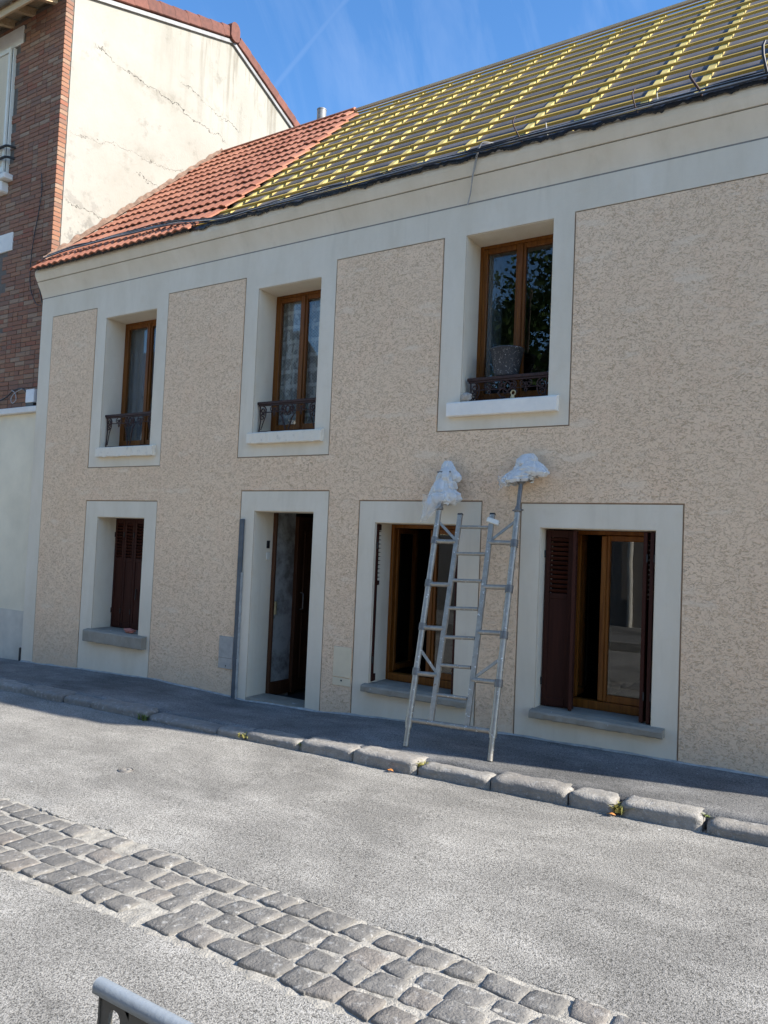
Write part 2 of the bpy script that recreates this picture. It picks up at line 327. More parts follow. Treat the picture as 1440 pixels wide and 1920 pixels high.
def plastic():
    m, nt, b = mk('milky_plastic_film'); g = NT(nt); nt.nodes.remove(b); v = g.obj()
    out = [q for q in nt.nodes if q.type == 'OUTPUT_MATERIAL'][0]
    nb = g.bump(g.noise(g.sc(v, (1, 1, 2.5)), 26, 3, 0.6, 0.8), 0.12, 0.02)
    d = g.n('ShaderNodeBsdfDiffuse', {'Color': (0.80, 0.78, 0.73, 1), 'Normal': nb}); t = g.n('ShaderNodeBsdfTranslucent', {'Color': (0.93, 0.90, 0.85, 1), 'Normal': nb})
    s1 = g.n('ShaderNodeMixShader', {0: 0.18, 1: d.outputs[0], 2: t.outputs[0]})
    gl = g.n('ShaderNodeBsdfGlossy', {'Roughness': 0.18, 'Normal': nb}); s2 = g.n('ShaderNodeMixShader', {0: 0.12, 1: s1.outputs[0], 2: gl.outputs[0]})
    tp = g.n('ShaderNodeBsdfTransparent'); a = g.rng(g.noise(v, 12, 3, 0.6), 0.35, 0.6, 0.93, 1.0)
    at = g.n('ShaderNodeAttribute', None, attribute_name='thin').outputs['Fac']
    a2 = g.math('MULTIPLY', a, g.math('SUBTRACT', 1.0, at))
    s3 = g.n('ShaderNodeMixShader', {0: a2, 1: tp.outputs[0], 2: s2.outputs[0]})
    nt.links.new(s3.outputs[0], out.inputs[0]); return m
M['plastic'] = plastic()
def bucket_mat():
    m, nt, b = mk('plaster_spattered_bucket'); g = NT(nt); v = g.obj()
    n = g.noise(v, 55, 5, 0.75)
    c = g.mix(g.rng(n, 0.56, 0.72), (0.030, 0.033, 0.040), (0.50, 0.50, 0.49))
    setp(nt, b, Base_Color=c, Roughness=0.6, Normal=g.bump(n, 0.4, 0.004)); return m
M['bucket'] = bucket_mat()
M['membrane'] = plain('grey_roof_underlay', (0.105, 0.098, 0.10), 0.6, 0.3, 3.0, bump=0.5, bscale=7)
M['bitumen'] = plain('black_bitumen_strip', (0.012, 0.012, 0.013), 0.45, 0.4, 20, bump=0.8, bscale=40)
M['blackcable'] = plain('black_cable', (0.018, 0.018, 0.02), 0.5, 0.2)
M['greycable'] = plain('grey_cable', (0.36, 0.35, 0.34), 0.55, 0.2)
M['bluegrey'] = plain('blue_grey_duct', (0.075, 0.092, 0.108), 0.5, 0.25, 9)
M['meterg'] = plain('grey_meter_cover', (0.40, 0.375, 0.335), 0.6, 0.15, 14)
M['meterb'] = plain('beige_meter_cover', (0.76, 0.63, 0.43), 0.6, 0.06, 6)
M['whitebox'] = plain('white_plastic', (0.70, 0.71, 0.70), 0.5, 0.08, 8)
M['paper'] = plain('cream_cardboard_tag', (0.74, 0.71, 0.62), 0.8, 0.06, 9)
M['barrier'] = plain('blue_grey_painted_metal', (0.27, 0.30, 0.32), 0.45, 0.08, 14, 0.0, 0.1, 80)
M['barrierdark'] = plain('khaki_grey_sheet', (0.085, 0.08, 0.068), 0.5, 0.12, 10)
M['rubble'] = plain('mortar_chunk', (0.40, 0.36, 0.31), 0.95, 0.2, 20, bump=0.6)
M['redscrap'] = plain('red_brick_scrap', (0.42, 0.16, 0.12), 0.9, 0.3, 30, bump=0.6)
M['brass'] = plain('dirty_brass', (0.42, 0.35, 0.20), 0.5, 0.3, 30, 0.6)
M['weed'] = plain('weed_blade', (0.13, 0.17, 0.035), 0.7, 0.35, 30)
M['flash'] = plain('reddish_flashing_mortar', (0.20, 0.125, 0.085), 0.95, 0.45, 14, bump=0.8)
M['verge'] = plain('red_brown_verge_tile', (0.135, 0.046, 0.029), 0.8, 0.25, 14, objrand=0.25)
M['leafdry'] = plain('dry_orange_leaf', (0.50, 0.20, 0.05), 0.7, 0.3, 40)
M['foliage'] = plain('tree_leaf', (0.055, 0.10, 0.025), 0.6, 0.5, 3)
M['bark'] = plain('tree_bark', (0.10, 0.08, 0.06), 0.9, 0.3, 20, bump=0.8)
M['oppwall'] = plain('grey_beige_render', (0.22, 0.20, 0.18), 0.9, 0.12, 2)
M['palewall'] = plain('pale_render', (0.66, 0.62, 0.54), 0.9, 0.08, 2)
M['slate'] = plain('slate_roof', (0.10, 0.10, 0.11), 0.7, 0.2, 8)
M['earth'] = plain('earth_ground', (0.20, 0.19, 0.17), 0.95, 0.2, 2)

# ------------------------------------------------------------------ geometry helpers
class MB:
    """collects vertices and faces of one mesh"""
    def __init__(s): s.v, s.f, s.sm = [], [], []
    def add(s, vs, fs, smooth=False):
        k = len(s.v); s.v += [tuple(p) for p in vs]
        for f in fs: s.f.append(tuple(i+k for i in f)); s.sm.append(smooth)
        return s
    def box(s, x0, x1, y0, y1, z0, z1):
        vs = [(x, y, z) for z in (z0, z1) for y in (y0, y1) for x in (x0, x1)]
        return s.add(vs, [(0, 2, 3, 1), (4, 5, 7, 6), (0, 1, 5, 4), (2, 6, 7, 3), (0, 4, 6, 2), (1, 3, 7, 5)])
    def bbox(s, x0, x1, y0, y1, z0, z1, b):
        """box with chamfered edges: three stacked frames around each axis are enough for a soft edge"""
        b = min(b, (x1-x0)/3, (y1-y0)/3, (z1-z0)/3)
        vs, idx = [], {}
        def P(i, j, k, ax):
            q = [(x0, x1)[i], (y0, y1)[j], (z0, z1)[k]]; sg = (1 if i == 0 else -1, 1 if j == 0 else -1, 1 if k == 0 else -1)
            for a in range(3):
                if a != ax: q[a] += sg[a]*b
            key = (i, j, k, ax)
            if key not in idx: idx[key] = len(vs); vs.append(tuple(q))
            return idx[key]
        fs = []
        for ax in range(3):
            o = [a for a in range(3) if a != ax]
            for e in (0, 1):
                def c(a, bb):
                    t = [0, 0, 0]; t[ax] = e; t[o[0]] = a; t[o[1]] = bb; return P(*t, ax)
                q = (c(0, 0), c(1, 0), c(1, 1), c(0, 1))
                fs.append(q if (e == 1) == (ax != 1) else q[::-1])
        for ax in range(3):
            o = [a for a in range(3) if a != ax]
            for a in (0, 1):
                for bb in (0, 1):
                    def c(e, face):
                        t = [0, 0, 0]; t[ax] = e; t[o[0]] = a; t[o[1]] = bb; return P(*t, face)
                    fs.append((c(0, o[0]), c(1, o[0]), c(1, o[1]), c(0, o[1])))
        for i in (0, 1):
            for j in (0, 1):
                for k in (0, 1): fs.append((P(i, j, k, 0), P(i, j, k, 1), P(i, j, k, 2)))
        return s.add(vs, fs)
    def tube(s, pts, r, n=8, caps=True, smooth=True):
        pts = [Vector(p) for p in pts]; rr = r if isinstance(r, (list, tuple)) else [r]*len(pts)
        vs, fs = [], []; up = None
        for i, p in enumerate(pts):
            t = (pts[min(i+1, len(pts)-1)] - pts[max(i-1, 0)]).normalized()
            if up is None: up = t.orthogonal().normalized()
            else: up = (up - t*up.dot(t)).normalized()
            sd_ = t.cross(up)
            for k in range(n):
                a = 2*math.pi*k/n; vs.append(p + (up*math.cos(a) + sd_*math.sin(a))*rr[i])
        for i in range(len(pts)-1):
            for k in range(n):
                fs.append((i*n+k, i*n+(k+1) % n, (i+1)*n+(k+1) % n, (i+1)*n+k))
        s.add(vs, fs, smooth)
        if caps:
            s.add(vs[:n], [tuple(range(n))[::-1]]); s.add(vs[-n:], [tuple(range(n))])
        return s
    def bar(s, a, b, w, h, up=(0, 0, 1)):
        """rectangular bar from a to b, w across, h along up"""
        a, b = Vector(a), Vector(b); t = (b-a).normalized(); up = Vector(up); up = (up - t*up.dot(t)).normalized(); sd_ = t.cross(up)
        vs = [p + sd_*(w/2*i) + up*(h/2*j) for p in (a, b) for (i, j) in ((-1, -1), (1, -1), (1, 1), (-1, 1))]
        return s.add(vs, [(3, 2, 1, 0), (4, 5, 6, 7), (0, 1, 5, 4), (1, 2, 6, 5), (2, 3, 7, 6), (3, 0, 4, 7)])
    def prism(s, prof, x0, x1, smooth=False):
        """closed (y,z) profile extruded along x"""
        n = len(prof)
        vs = [(x0, y, z) for y, z in prof] + [(x1, y, z) for y, z in prof]
        s.add(vs, [(i, (i+1) % n, n+(i+1) % n, n+i) for i in range(n)], smooth)
        return s.add(vs, [tuple(range(n))[::-1], tuple(range(n, 2*n))])
    def lathe(s, prof, c=(0, 0, 0), n=16, smooth=True):
        vs = [(c[0]+r*math.cos(2*math.pi*k/n), c[1]+r*math.sin(2*math.pi*k/n), c[2]+z) for r, z in prof for k in range(n)]
        return s.add(vs, [(i*n+k, i*n+(k+1) % n, (i+1)*n+(k+1) % n, (i+1)*n+k) for i in range(len(prof)-1) for k in range(n)], smooth)
    def grid(s, f, nu, nv, smooth=True):
        vs = [f(i/nu, j/nv) for j in range(nv+1) for i in range(nu+1)]
        return s.add(vs, [(j*(nu+1)+i, j*(nu+1)+i+1, (j+1)*(nu+1)+i+1, (j+1)*(nu+1)+i) for j in range(nv) for i in range(nu)], smooth)
    def plate(s, xs, zs, filled, yf, yb):
        """rectangles of a facade: cells (i, j) for which filled(x, z) holds at their middle, from yf (front) to yb (back)"""
        xs, zs = sorted(set(xs)), sorted(set(zs)); F = {}
        for i in range(len(xs)-1):
            for j in range(len(zs)-1):
                F[i, j] = filled((xs[i]+xs[i+1])/2, (zs[j]+zs[j+1])/2)
        idx, vs, fs = {}, [], []
        def V(i, j, y):
            if (i, j, y) not in idx: idx[i, j, y] = len(vs); vs.append((xs[i], y, zs[j]))
            return idx[i, j, y]
        for (i, j), on in F.items():
            if not on: continue
            fs.append((V(i, j, yf), V(i+1, j, yf), V(i+1, j+1, yf), V(i, j+1, yf)))
            if not F.get((i-1, j)): fs.append((V(i, j, yf), V(i, j+1, yf), V(i, j+1, yb), V(i, j, yb)))
            if not F.get((i+1, j)): fs.append((V(i+1, j, yf), V(i+1, j, yb), V(i+1, j+1, yb), V(i+1, j+1, yf)))
            if not F.get((i, j-1)): fs.append((V(i, j, yf), V(i, j, yb), V(i+1, j, yb), V(i+1, j, yf)))
            if not F.get((i, j+1)): fs.append((V(i, j+1, yf), V(i+1, j+1, yf), V(i+1, j+1, yb), V(i, j+1, yb)))
        return s.add(vs, fs)
    def mesh(s, name):
        me = bpy.data.meshes.new(name); me.from_pydata(s.v, [], s.f); me.polygons.foreach_set('use_smooth', s.sm); me.update(); return me
    def build(s, name, mat, parent=None, loc=None, **props): return obj(name, s.mesh(name), mat, parent, loc, **props)

ROOT = {}
def obj(name, me, mat, parent=None, loc=None, **props):
    o = bpy.data.objects.new(name, me); col.objects.link(o)
    if me is not None and mat is not None and not me.materials: me.materials.append(M[mat] if isinstance(mat, str) else mat)
    if parent is not None:
        o.parent = parent; o.matrix_parent_inverse = Matrix.Translation(-ROOT.get(parent.name, Vector((0, 0, 0))))
    if loc is not None: o.location = loc
    for k, v in props.items(): o[k] = v
    return o
def thing(name, label, cat, loc, group=None):
    """an Empty at the base of a thing; its parts are built in place and parented to it"""
    o = bpy.data.objects.new(name, None); col.objects.link(o); o.location = loc; o.empty_display_size = 0.2
    ROOT[o.name] = Vector(loc); o['label'] = label; o['category'] = cat
    if group: o['group'] = group
    return o
def N3(x, y, z, s=1.0): return noise.noise(Vector((x*s, y*s, z*s)))

# ------------------------------------------------------------------ ground
BASE = [(-30, -0.42), (-14, -0.12), (-9.3, 0.0), (-8.15, 0.043), (-6.88, 0.092), (-5.9, 0.072), (-5.4, 0.056), (-4.5, 0.080), (-4.07, 0.112), (-2.47, 0.196), (-1.19, 0.214), (-0.5, 0.216), (2, 0.25), (12, 0.42)]
def zbase(x):
    for (a, za), (b, zb) in zip(BASE, BASE[1:]):
        if x <= b: return za + (zb-za)*max(0.0, (x-a)/(b-a))
    return BASE[-1][1]
def zroad(x): return 0.12 + 0.0185*x
def zkerb(x):   # height of the kerb top
    h = 0.088 if x > -3.9 else (0.062 if x > -5.6 else 0.075)
    return zroad(x) + h
def zpave(x, y):
    t = min(1, max(0, -y/0.95)); return zbase(x)*(1-t) + (zkerb(x)-0.006)*t + 0.006*N3(x, y, 0, 2.3)
MB().grid(lambda u, v: (-400+800*u, -400+800*v, zroad(-400+800*u)-0.05-(0.02*400 if False else 0)), 8, 8, False).build('ground', 'earth', kind='structure')
def zr(x, y): return zroad(x) - 0.028*max(0.0, 1-abs(y+3.4)/1.2) + 0.008*N3(x, y, 3, 0.7)
road = MB().grid(lambda u, v: (-60+90*u, -6.9+5.86*v, zr(-60+90*u, -6.9+5.86*v)), 300, 40, True).build('road', 'road', kind='structure')
pavement = MB().grid(lambda u, v: (-30+42*u, -0.972 if v == 0 else -0.97+0.99*(v-0.1)/0.9, zpave(-30+42*u, -0.97+0.99*max(0, v-0.1)/0.9) - (0.09 if v == 0 else 0.0)), 300, 10, True).build('pavement', 'pave', kind='structure')
# opposite pavement
MB().box(-40, 30, -10.0, -7.05, -0.6, 0.20).build('pavement', 'pave', kind='structure')
MB().box(-40, 30, -7.05, -6.88, -0.6, 0.21).build('kerb', 'kerb', kind='structure')
# kerb stones, each worn to its own shape
KJ = [-12.2, -11.2, -10.2, -9.2, -8.4, -7.55, -6.84, -6.40, -5.60, -4.72, -4.40, -3.82, -3.30, -2.74, -2.17, -1.63, -1.30, -0.80, -0.20, 0.5, 1.3]
for i, (a, b) in enumerate(zip(KJ, KJ[1:])):
    gap = 0.006 + 0.008*random.random(); a2, b2 = a+gap/2, b-gap/2
    if i == 16: b2 -= 0.02
    if i == 15: b2 -= 0.03
    sd_ = random.random()*50; sink = 0.012*random.uniform(-1, 1); yfr = -1.125 + random.uniform(-0.012, 0.012)
    prof = []   # (y, z above road) front to back
    top = zkerb((a+b)/2)-zroad((a+b)/2)+sink
    for t in range(15):
        q = t/14
        if q < 0.38: y, z = yfr + 0.012*q, -0.12 + (top-0.032+0.12)*(q/0.38)
        elif q < 0.62:
            an = (q-0.38)/0.24*math.pi/2; y, z = yfr + 0.040*(1-math.cos(an)), top-0.032+0.032*math.sin(an)
        else: y, z = yfr + 0.040 + 0.160*(q-0.62)/0.38, top - 0.006*((q-0.62)/0.38)
        prof.append((y, z))
    nu = 14
    def fk(u, v):
        t = v*14; k = min(13, int(t)); y = prof[k][0] + (prof[k+1][0]-prof[k][0])*(t-k); z = prof[k][1] + (prof[k+1][1]-prof[k][1])*(t-k)
        x = a2 + (b2-a2)*u; e = min(u, 1-u)*(b2-a2); rnd = 0.016*max(0, 1-e/0.04)**2
        n1 = N3(x+sd_, y, z, 7); n2 = N3(x, y+sd_, z, 22)
        return (x, y + rnd*0.9 + 0.012*n1 + 0.007*n2, zroad(x) + z - rnd*(1.0 if z > 0.02 else 0) + 0.010*N3(x+sd_, 3, y*3, 4) + 0.006*n2)
    mb = MB().grid(fk, nu, 14)
    k0 = [j*(nu+1) for j in range(15)]; k1 = [j*(nu+1)+nu for j in range(15)]
    mb.f.append(tuple(k0)); mb.sm.append(False); mb.f.append(tuple(k1[::-1])); mb.sm.append(False)
    mb.build('kerb_stone', 'kerb', pavement)
# cobbled gutter strip
GX0, GX1 = -6.6, 0.9
def ytop(x): return -3.12 - 0.03*max(0, x+3) + 0.035*N3(x, 1, 0, 2.1)
def ybot(x): return -3.70 + 0.03*N3(x, 9, 0, 1.9)
gut = MB().grid(lambda u, v: (GX0-0.1+(GX1-GX0+0.2)*u, (ybot(GX0+(GX1-GX0)*u)-0.03+0.03*N3(u*160, 2, 0))*(1-v) + (ytop(GX0+(GX1-GX0)*u)+0.035+0.035*N3(u*150, 7, 0))*v, zr(GX0+(GX1-GX0)*u, -3.4)+0.0155+0.006*N3(u*170, v*14, 1)-0.008*(abs(2*v-1)**6)), 420, 30).build('cobble_gutter', 'bed', kind='structure')
# broken lip where the newer asphalt ends above the setts
def lip(u, v):
    x = GX0 + (GX1-GX0)*u; y0 = ytop(x) + 0.030 + 0.022*N3(x*9, 3, 0) + 0.012*N3(x*34, 8, 0); h = max(-0.004, 0.004 + 0.024*N3(x*2.3, 5, 1) + (0.007*N3(x*11, 1, 1) + 0.004*N3(x*40, 1, 1) if v < 0.4 else 0.0))
    y = (y0 if v < 0.6 else ytop(x)+0.03) + (0.0, 0.004, 0.03, 0.16, 0.34)[round(v*4)]; z = zr(x, y) + (-0.012, h*0.8, h, h*0.55, -0.005)[round(v*4)]
    return (x, y, z)
MB().grid(lip, 520, 4, False).build('asphalt_lip', 'road', road)
rows = 4
GU = (-1, -0.93, -0.55, 0.0, 0.55, 0.93, 1)
for r in range(rows):
    x = GX0 + random.uniform(0, 0.12)
    while x < GX1:
        L = random.choice((0.125, 0.14, 0.15, 0.165, 0.185)) * random.uniform(0.93, 1.07)
        xm = x + L/2; yt, yb = ytop(xm), ybot(xm); h = (yt-yb)/rows
        yc = yb + h*(r+0.5) + random.uniform(-0.008, 0.008); w = h - random.uniform(0.012, 0.022); l = L - random.uniform(0.010, 0.020)
        if not (r in (0, rows-1) and random.random() < 0.06):
            sk = random.uniform(-0.10, 0.10) + 0.10; sd_ = random.random()*90; dome = random.uniform(0.0005, 0.003); zz = zr(xm, yc) + random.uniform(0.017, 0.023)
            tl = (random.uniform(-0.05, 0.05), random.uniform(-0.05, 0.05)); cn = [random.uniform(-0.015, 0.015) for _ in range(8)]
            vs = []; n = 6
            for j in range(n+1):
                for i in range(n+1):
                    u, v = GU[i], GU[j]
                    pu = u*math.sqrt(1-0.10*v*v*abs(u)); pv = v*math.sqrt(1-0.10*u*u*abs(v))
                    e = max(abs(u), abs(v)); bx = ((1-u)*(1-v)*cn[0]+(1+u)*(1-v)*cn[1]+(1-u)*(1+v)*cn[2]+(1+u)*(1+v)*cn[3])/4; by = ((1-u)*(1-v)*cn[4]+(1+u)*(1-v)*cn[5]+(1-u)*(1+v)*cn[6]+(1+u)*(1+v)*cn[7])/4
                    X = pu*l/2 + sk*pv*w/2 + bx; Y = pv*w/2 + by
                    Z = dome*(1-e*e) - (0.005 if e > 0.99 else 0) + 0.004*N3(X*20+sd_, Y*20, 0) + 0.003*N3(X*60+sd_, Y*60, 0) + tl[0]*X*0.3 + tl[1]*Y*0.3
                    vs.append((xm+X, yc+Y, zz+Z))
            fs = [(j*(n+1)+i, j*(n+1)+i+1, (j+1)*(n+1)+i+1, (j+1)*(n+1)+i) for j in range(n) for i in range(n)]
            ring = [i for i in range(n+1)] + [(n+1)*j+n for j in range(1, n+1)] + [(n+1)*n+i for i in range(n-1, -1, -1)] + [(n+1)*j for j in range(n-1, 0, -1)]
            k = len(vs); vs += [(vs[q][0], vs[q][1], vs[q][2]-0.05) for q in ring]
            mb = MB().add(vs, fs, True); m_ = len(ring)
            for q in range(m_): mb.f.append((ring[(q+1) % m_], ring[q], k+q, k+(q+1) % m_)); mb.sm.append(True)
            mb.build('cobblestone', 'cobble', gut)
        x += L

# ------------------------------------------------------------------ the rendered house
XL, XR, ZT = -9.3, 2.05, 4.495
house = thing('rendered_house', 'two storey house freshly rendered in beige with white window surrounds and half stripped roof', 'house', (-2.0, 0.0, 0.0))
#        frame x0, x1, bottom/top     opening x0, x1, z0, z1
UP = [(-8.155, -6.880, 2.506, -7.972, -7.066, 2.735, 4.345), (-5.678, -4.490, 2.568, -5.500, -4.672, 2.812, 4.350), (-3.290, -2.090, 2.741, -3.075, -2.268, 2.980, 4.475)]
DN = [(-8.145, -6.888, 2.089, -7.925, -7.085, 0.545, 1.902), (-5.594, -4.463, 2.204, -5.410, -4.637, -0.4, 2.004), (-4.088, -2.833, 2.110, -3.912, -3.036, 0.418, 1.915), (-2.464, -1.192, 2.097, -2.300, -1.379, 0.432, 1.905)]
OPN = [(a[3], a[4], a[5], a[6]) for a in UP] + [(a[3], a[4], a[5], a[6]) for a in DN]
inO = lambda x, z: any(a < x < b and c < z < d for a, b, c, d in OPN)
xs = [XL, XR] + [v for o in OPN for v in o[:2]]; zs = [-0.4, 4.76] + [v for o in OPN for v in o[2:]]
MB().plate(xs, zs, lambda x, z: not inO(x, z), 0.0, 0.285).build('wall', 'joint', house)
# beige rough render field, 12 mm clear of every white surround
G = 0.012
frames = [(a[0], a[1], a[2], 9.0) for a in UP] + [(a[0], a[1], -1.0, a[3-1]) for a in DN]
frG = [(a-G, b+G, c-G, d+G) for a, b, c, d in frames]
xs = [XL+0.24+G, XR] + [v for f in frG for v in f[:2]]; zs = [-0.4, ZT-G] + [v for f in frG for v in f[2:] if -0.4 < v < ZT]
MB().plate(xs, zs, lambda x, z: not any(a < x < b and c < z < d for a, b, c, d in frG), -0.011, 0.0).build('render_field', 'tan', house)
# white smooth render: corner strip and frieze, then each surround
MB().box(XL-0.004, XL+0.24, -0.007, 0.0, -0.4, ZT).build('corner_strip', 'white', house)
MB().box(XL-0.004, XR, -0.007, 0.0, ZT, 4.752).build('frieze', 'white', house)
for (a, b, zb, oa, ob, oz0, oz1) in UP:
    MB().plate([a, oa, ob, b], [zb, oz0, oz1, ZT], lambda x, z: not (oa < x < ob and oz0 < z < oz1), -0.007, 0.0).build('window_surround', 'white', house)
for (a, b, zt, oa, ob, oz0, oz1) in DN:
    MB().plate([a, oa, ob, b], [-0.4, max(oz0, -0.399), oz1, zt], lambda x, z: not (oa < x < ob and oz0 < z < oz1), -0.007, 0.0).build('window_surround' if oz0 > 0 else 'door_surround', 'white', house)
# plastered reveals with a rounded outer edge
for (a, b, c, d) in OPN:
    t = 0.006; mb = MB(); yb = 0.30
    mb.box(a, a+t, 0.004, yb, c, d); mb.box(b-t, b, 0.004, yb, c, d); mb.box(a+t, b-t, 0.004, yb, d-t, d)
    mb.build('reveal', 'white', house)
# cornice: cove, groove, face
prof_low = []
for k in range(9):
    an = k/8; prof_low.append((-0.002 - 0.088*(an**1.25), 4.768 + 0.186*an))
prof_up = [(-0.094, 4.966), (-0.110, 4.995), (-0.128, 5.035), (-0.134, 5.062), (-0.132, 5.085), (-0.122, 5.108)]
MB().prism(prof_low + [(0.2, 4.954), (0.2, 4.768)], XL-0.02, XR).build('cornice_cove', 'white', house)
MB().prism(prof_up + [(0.2, 5.108), (0.2, 4.966)], XL-0.02, XR).build('cornice_face', 'white', house)
MB().box(XL-0.012, XR, -0.001, 0.2, 4.752, 4.768).build('cornice_groove', 'groove', house)
MB().box(XL-0.012, XR, -0.078, 0.2, 4.954, 4.966).build('cornice_groove', 'groove', house)
# splash of pale mortar along the wall foot
MB().grid(lambda u, v: (XL+(XR-XL)*u, -0.012 - (0.018+0.016*N3(u*60, 4, 0))*v, zpave(XL+(XR-XL)*u, -0.02) + (0.012+0.012*N3(u*45, 1, 0))*(1-v)**1.5 + 0.0015), 420, 4).build('wall_foot_mortar', 'grout', house)
# hidden sides, floors and partitions
ROOFS = 0.94
def zroof(y): return 5.13 + ROOFS*(y+0.15)
RY = 3.05; ZR = zroof(RY)
ib = MB()
ib.box(XL+0.01, XL+0.15, 0.286, 6.2, -0.4, 5.0); ib.box(XR-0.2, XR, 0.286, 6.2, -0.4, 5.0); ib.box(XL+0.15, XR-0.2, 6.0, 6.2, -0.4, 5.0)
ib.build('inner_wall', 'room', house)
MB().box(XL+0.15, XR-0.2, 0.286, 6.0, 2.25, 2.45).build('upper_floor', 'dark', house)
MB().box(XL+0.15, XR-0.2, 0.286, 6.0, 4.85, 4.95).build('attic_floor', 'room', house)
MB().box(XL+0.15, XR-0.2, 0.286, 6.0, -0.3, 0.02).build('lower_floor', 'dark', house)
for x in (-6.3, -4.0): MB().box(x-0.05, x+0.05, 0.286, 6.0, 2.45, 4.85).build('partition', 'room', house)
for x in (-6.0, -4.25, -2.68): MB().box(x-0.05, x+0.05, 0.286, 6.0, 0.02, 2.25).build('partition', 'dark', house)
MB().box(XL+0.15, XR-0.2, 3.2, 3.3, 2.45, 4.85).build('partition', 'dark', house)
# gable triangle at the far right end and rear slope
MB().add([(XR, -0.1, 5.0), (XR, 6.2, 5.0), (XR, RY, ZR-0.05)], [(0, 1, 2)]).build('gable', 'white', house)

# sills
def sill(x0, x1, z0, z1, y0, mat, chip=0.0):
    mb = MB().bbox(x0, x1, y0, 0.0-0.0005, z0, z1, 0.008); 
    mb.v = [(x, y + (0.004*N3(x*6, y, z*9) if y < -0.02 else 0), z + 0.006*N3(x*5, 1, z0) + (chip*max(0, N3(x*17, 2, z0)) if z < (z0+z1)/2 else 0)) for x, y, z in mb.v]
    return mb.build('sill', mat, house)
def sillgrid(x0, x1, z0, z1, y0, yb, mat, rough=0.004):
    """sill slab with a worn edge: profile along x subdivided"""
    pr = [(yb, z0+0.001), (y0+0.006, z0), (y0, z0+0.008), (y0, z1-0.012), (y0+0.010, z1), (yb, z1+0.010)]
    n = 40
    mb = MB(); k = len(pr)
    for i in range(n+1):
        x = x0+(x1-x0)*i/n
        for q, (y, z) in enumerate(pr):
            e = rough*N3(x*19, q*3.1, z0*7); mb.v.append((x, y+(e if 0 < q < 5 else 0), z+(0.7*e if 0 < q < 5 else 0)))
    for i in range(n):
        for q in range(k-1): mb.f.append((i*k+q, (i+1)*k+q, (i+1)*k+q+1, i*k+q+1)); mb.sm.append(False)
    mb.f.append(tuple(range(k))); mb.sm.append(False); mb.f.append(tuple(n*k+q for q in range(k))[::-1]); mb.sm.append(False)
    return mb.build('sill', mat, house)
sillgrid(-7.968, -6.955, 2.618, 2.735, -0.062, -0.004, 'oldsill', 0.008); MB().box(-7.966, -7.072, -0.003, 0.30, 2.60, 2.742).build('sill_bed', 'oldsill', house)
sillgrid(-5.525, -4.556, 2.695, 2.812, -0.062, -0.004, 'oldsill', 0.008); MB().box(-5.494, -4.678, -0.003, 0.30, 2.70, 2.820).build('sill_bed', 'oldsill', house)
sillgrid(-3.182, -2.175, 2.855, 2.980, -0.062, -0.004, 'sillwhite', 0.003); MB().box(-3.069, -2.274, -0.003, 0.30, 2.86, 2.990).build('sill_bed', 'sillwhite', house)
for (a, b, oa, ob, z0, z1) in ((-7.978, -6.934, -7.919, -7.091, 0.408, 0.545), (-3.948, -2.878, -3.906, -3.042, 0.358, 0.418), (-2.316, -1.280, -2.294, -1.385, 0.374, 0.432)):
    sillgrid(a, b, z0, z1, -0.082, -0.004, 'greysill', 0.007); MB().box(oa, ob, -0.003, 0.30, z0, z1+0.012).build('sill_bed', 'greysill', house)

# ------------------------------------------------------------------ windows
def window(x0, x1, z0, z1, y, mid=None, fw=0.035, sw=0.045, low=0.05, op=None):
    """oak casement: fixed frame > two sashes (> none), two panes, meeting bead, handle"""
    mid = (x0+x1)/2 if mid is None else mid
    fr = MB(); fr.bbox(x0, x0+fw, y, y+0.06, z0, z1, 0.004); fr.bbox(x1-fw, x1, y, y+0.06, z0, z1, 0.004)
    fr.bbox(x0+fw, x1-fw, y+0.001, y+0.059, z1-fw, z1, 0.004); fr.bbox(x0+fw, x1-fw, y-0.012, y+0.059, z0, z0+low, 0.004)
    w = fr.build('window', 'oak', house)
    for k, (a, b) in enumerate(((x0+fw+0.002, mid-0.002), (mid+0.002, x1-fw-0.002))):
        zb, zt = z0+low+0.003, z1-fw-0.003; yy = y-0.008
        if op and k == 0:      # casement swung wide open into the room
            wd = b-a; s = MB(); s.bbox(0, sw, 0, 0.045, zb, zt, 0.005); s.bbox(wd-sw, wd, 0, 0.045, zb, zt, 0.005); s.bbox(sw, wd-sw, 0.001, 0.044, zt-sw, zt, 0.005); s.bbox(sw, wd-sw, 0.001, 0.044, zb, zb+sw+0.015, 0.005)
            so = s.build('sash', 'oak', w, (a+0.01, yy+0.07, 0)); so.rotation_euler = (0, 0, R(op))
            MB().box(a+0.02, a+0.024, yy+0.13, yy+0.05+wd, zb+sw+0.011, zt-sw+0.004).build('pane', 'glass', w)
            continue
        s = MB(); s.bbox(a, a+sw, yy, yy+0.045, zb, zt, 0.005); s.bbox(b-sw, b, yy, yy+0.045, zb, zt, 0.005)
        s.bbox(a+sw, b-sw, yy+0.001, yy+0.044, zt-sw, zt, 0.005); s.bbox(a+sw, b-sw, yy+0.001, yy+0.044, zb, zb+sw+0.015, 0.005)
        s.build('sash', 'oak', w)
        MB().box(a+sw-0.004, b-sw+0.004, yy+0.018, yy+0.022, zb+sw+0.011, zt-sw+0.004).build('pane', 'glass', w)
    MB().bbox(mid-0.022, mid+0.022, y-0.022, y-0.009, z0+low+0.01, z1-fw-0.01, 0.004).build('meeting_bead', 'oak', w)
    return w
w1 = window(-7.966, -7.072, 2.745, 4.339, 0.275, -7.50)
w2 = window(-5.494, -4.678, 2.825, 4.344, 0.275, -5.10)
w3 = window(-3.069, -2.274, 2.992, 4.469, 0.275, -2.665)
w4 = window(-3.906, -3.042, 0.432, 1.909, 0.275, -3.44, low=0.07, op=93)
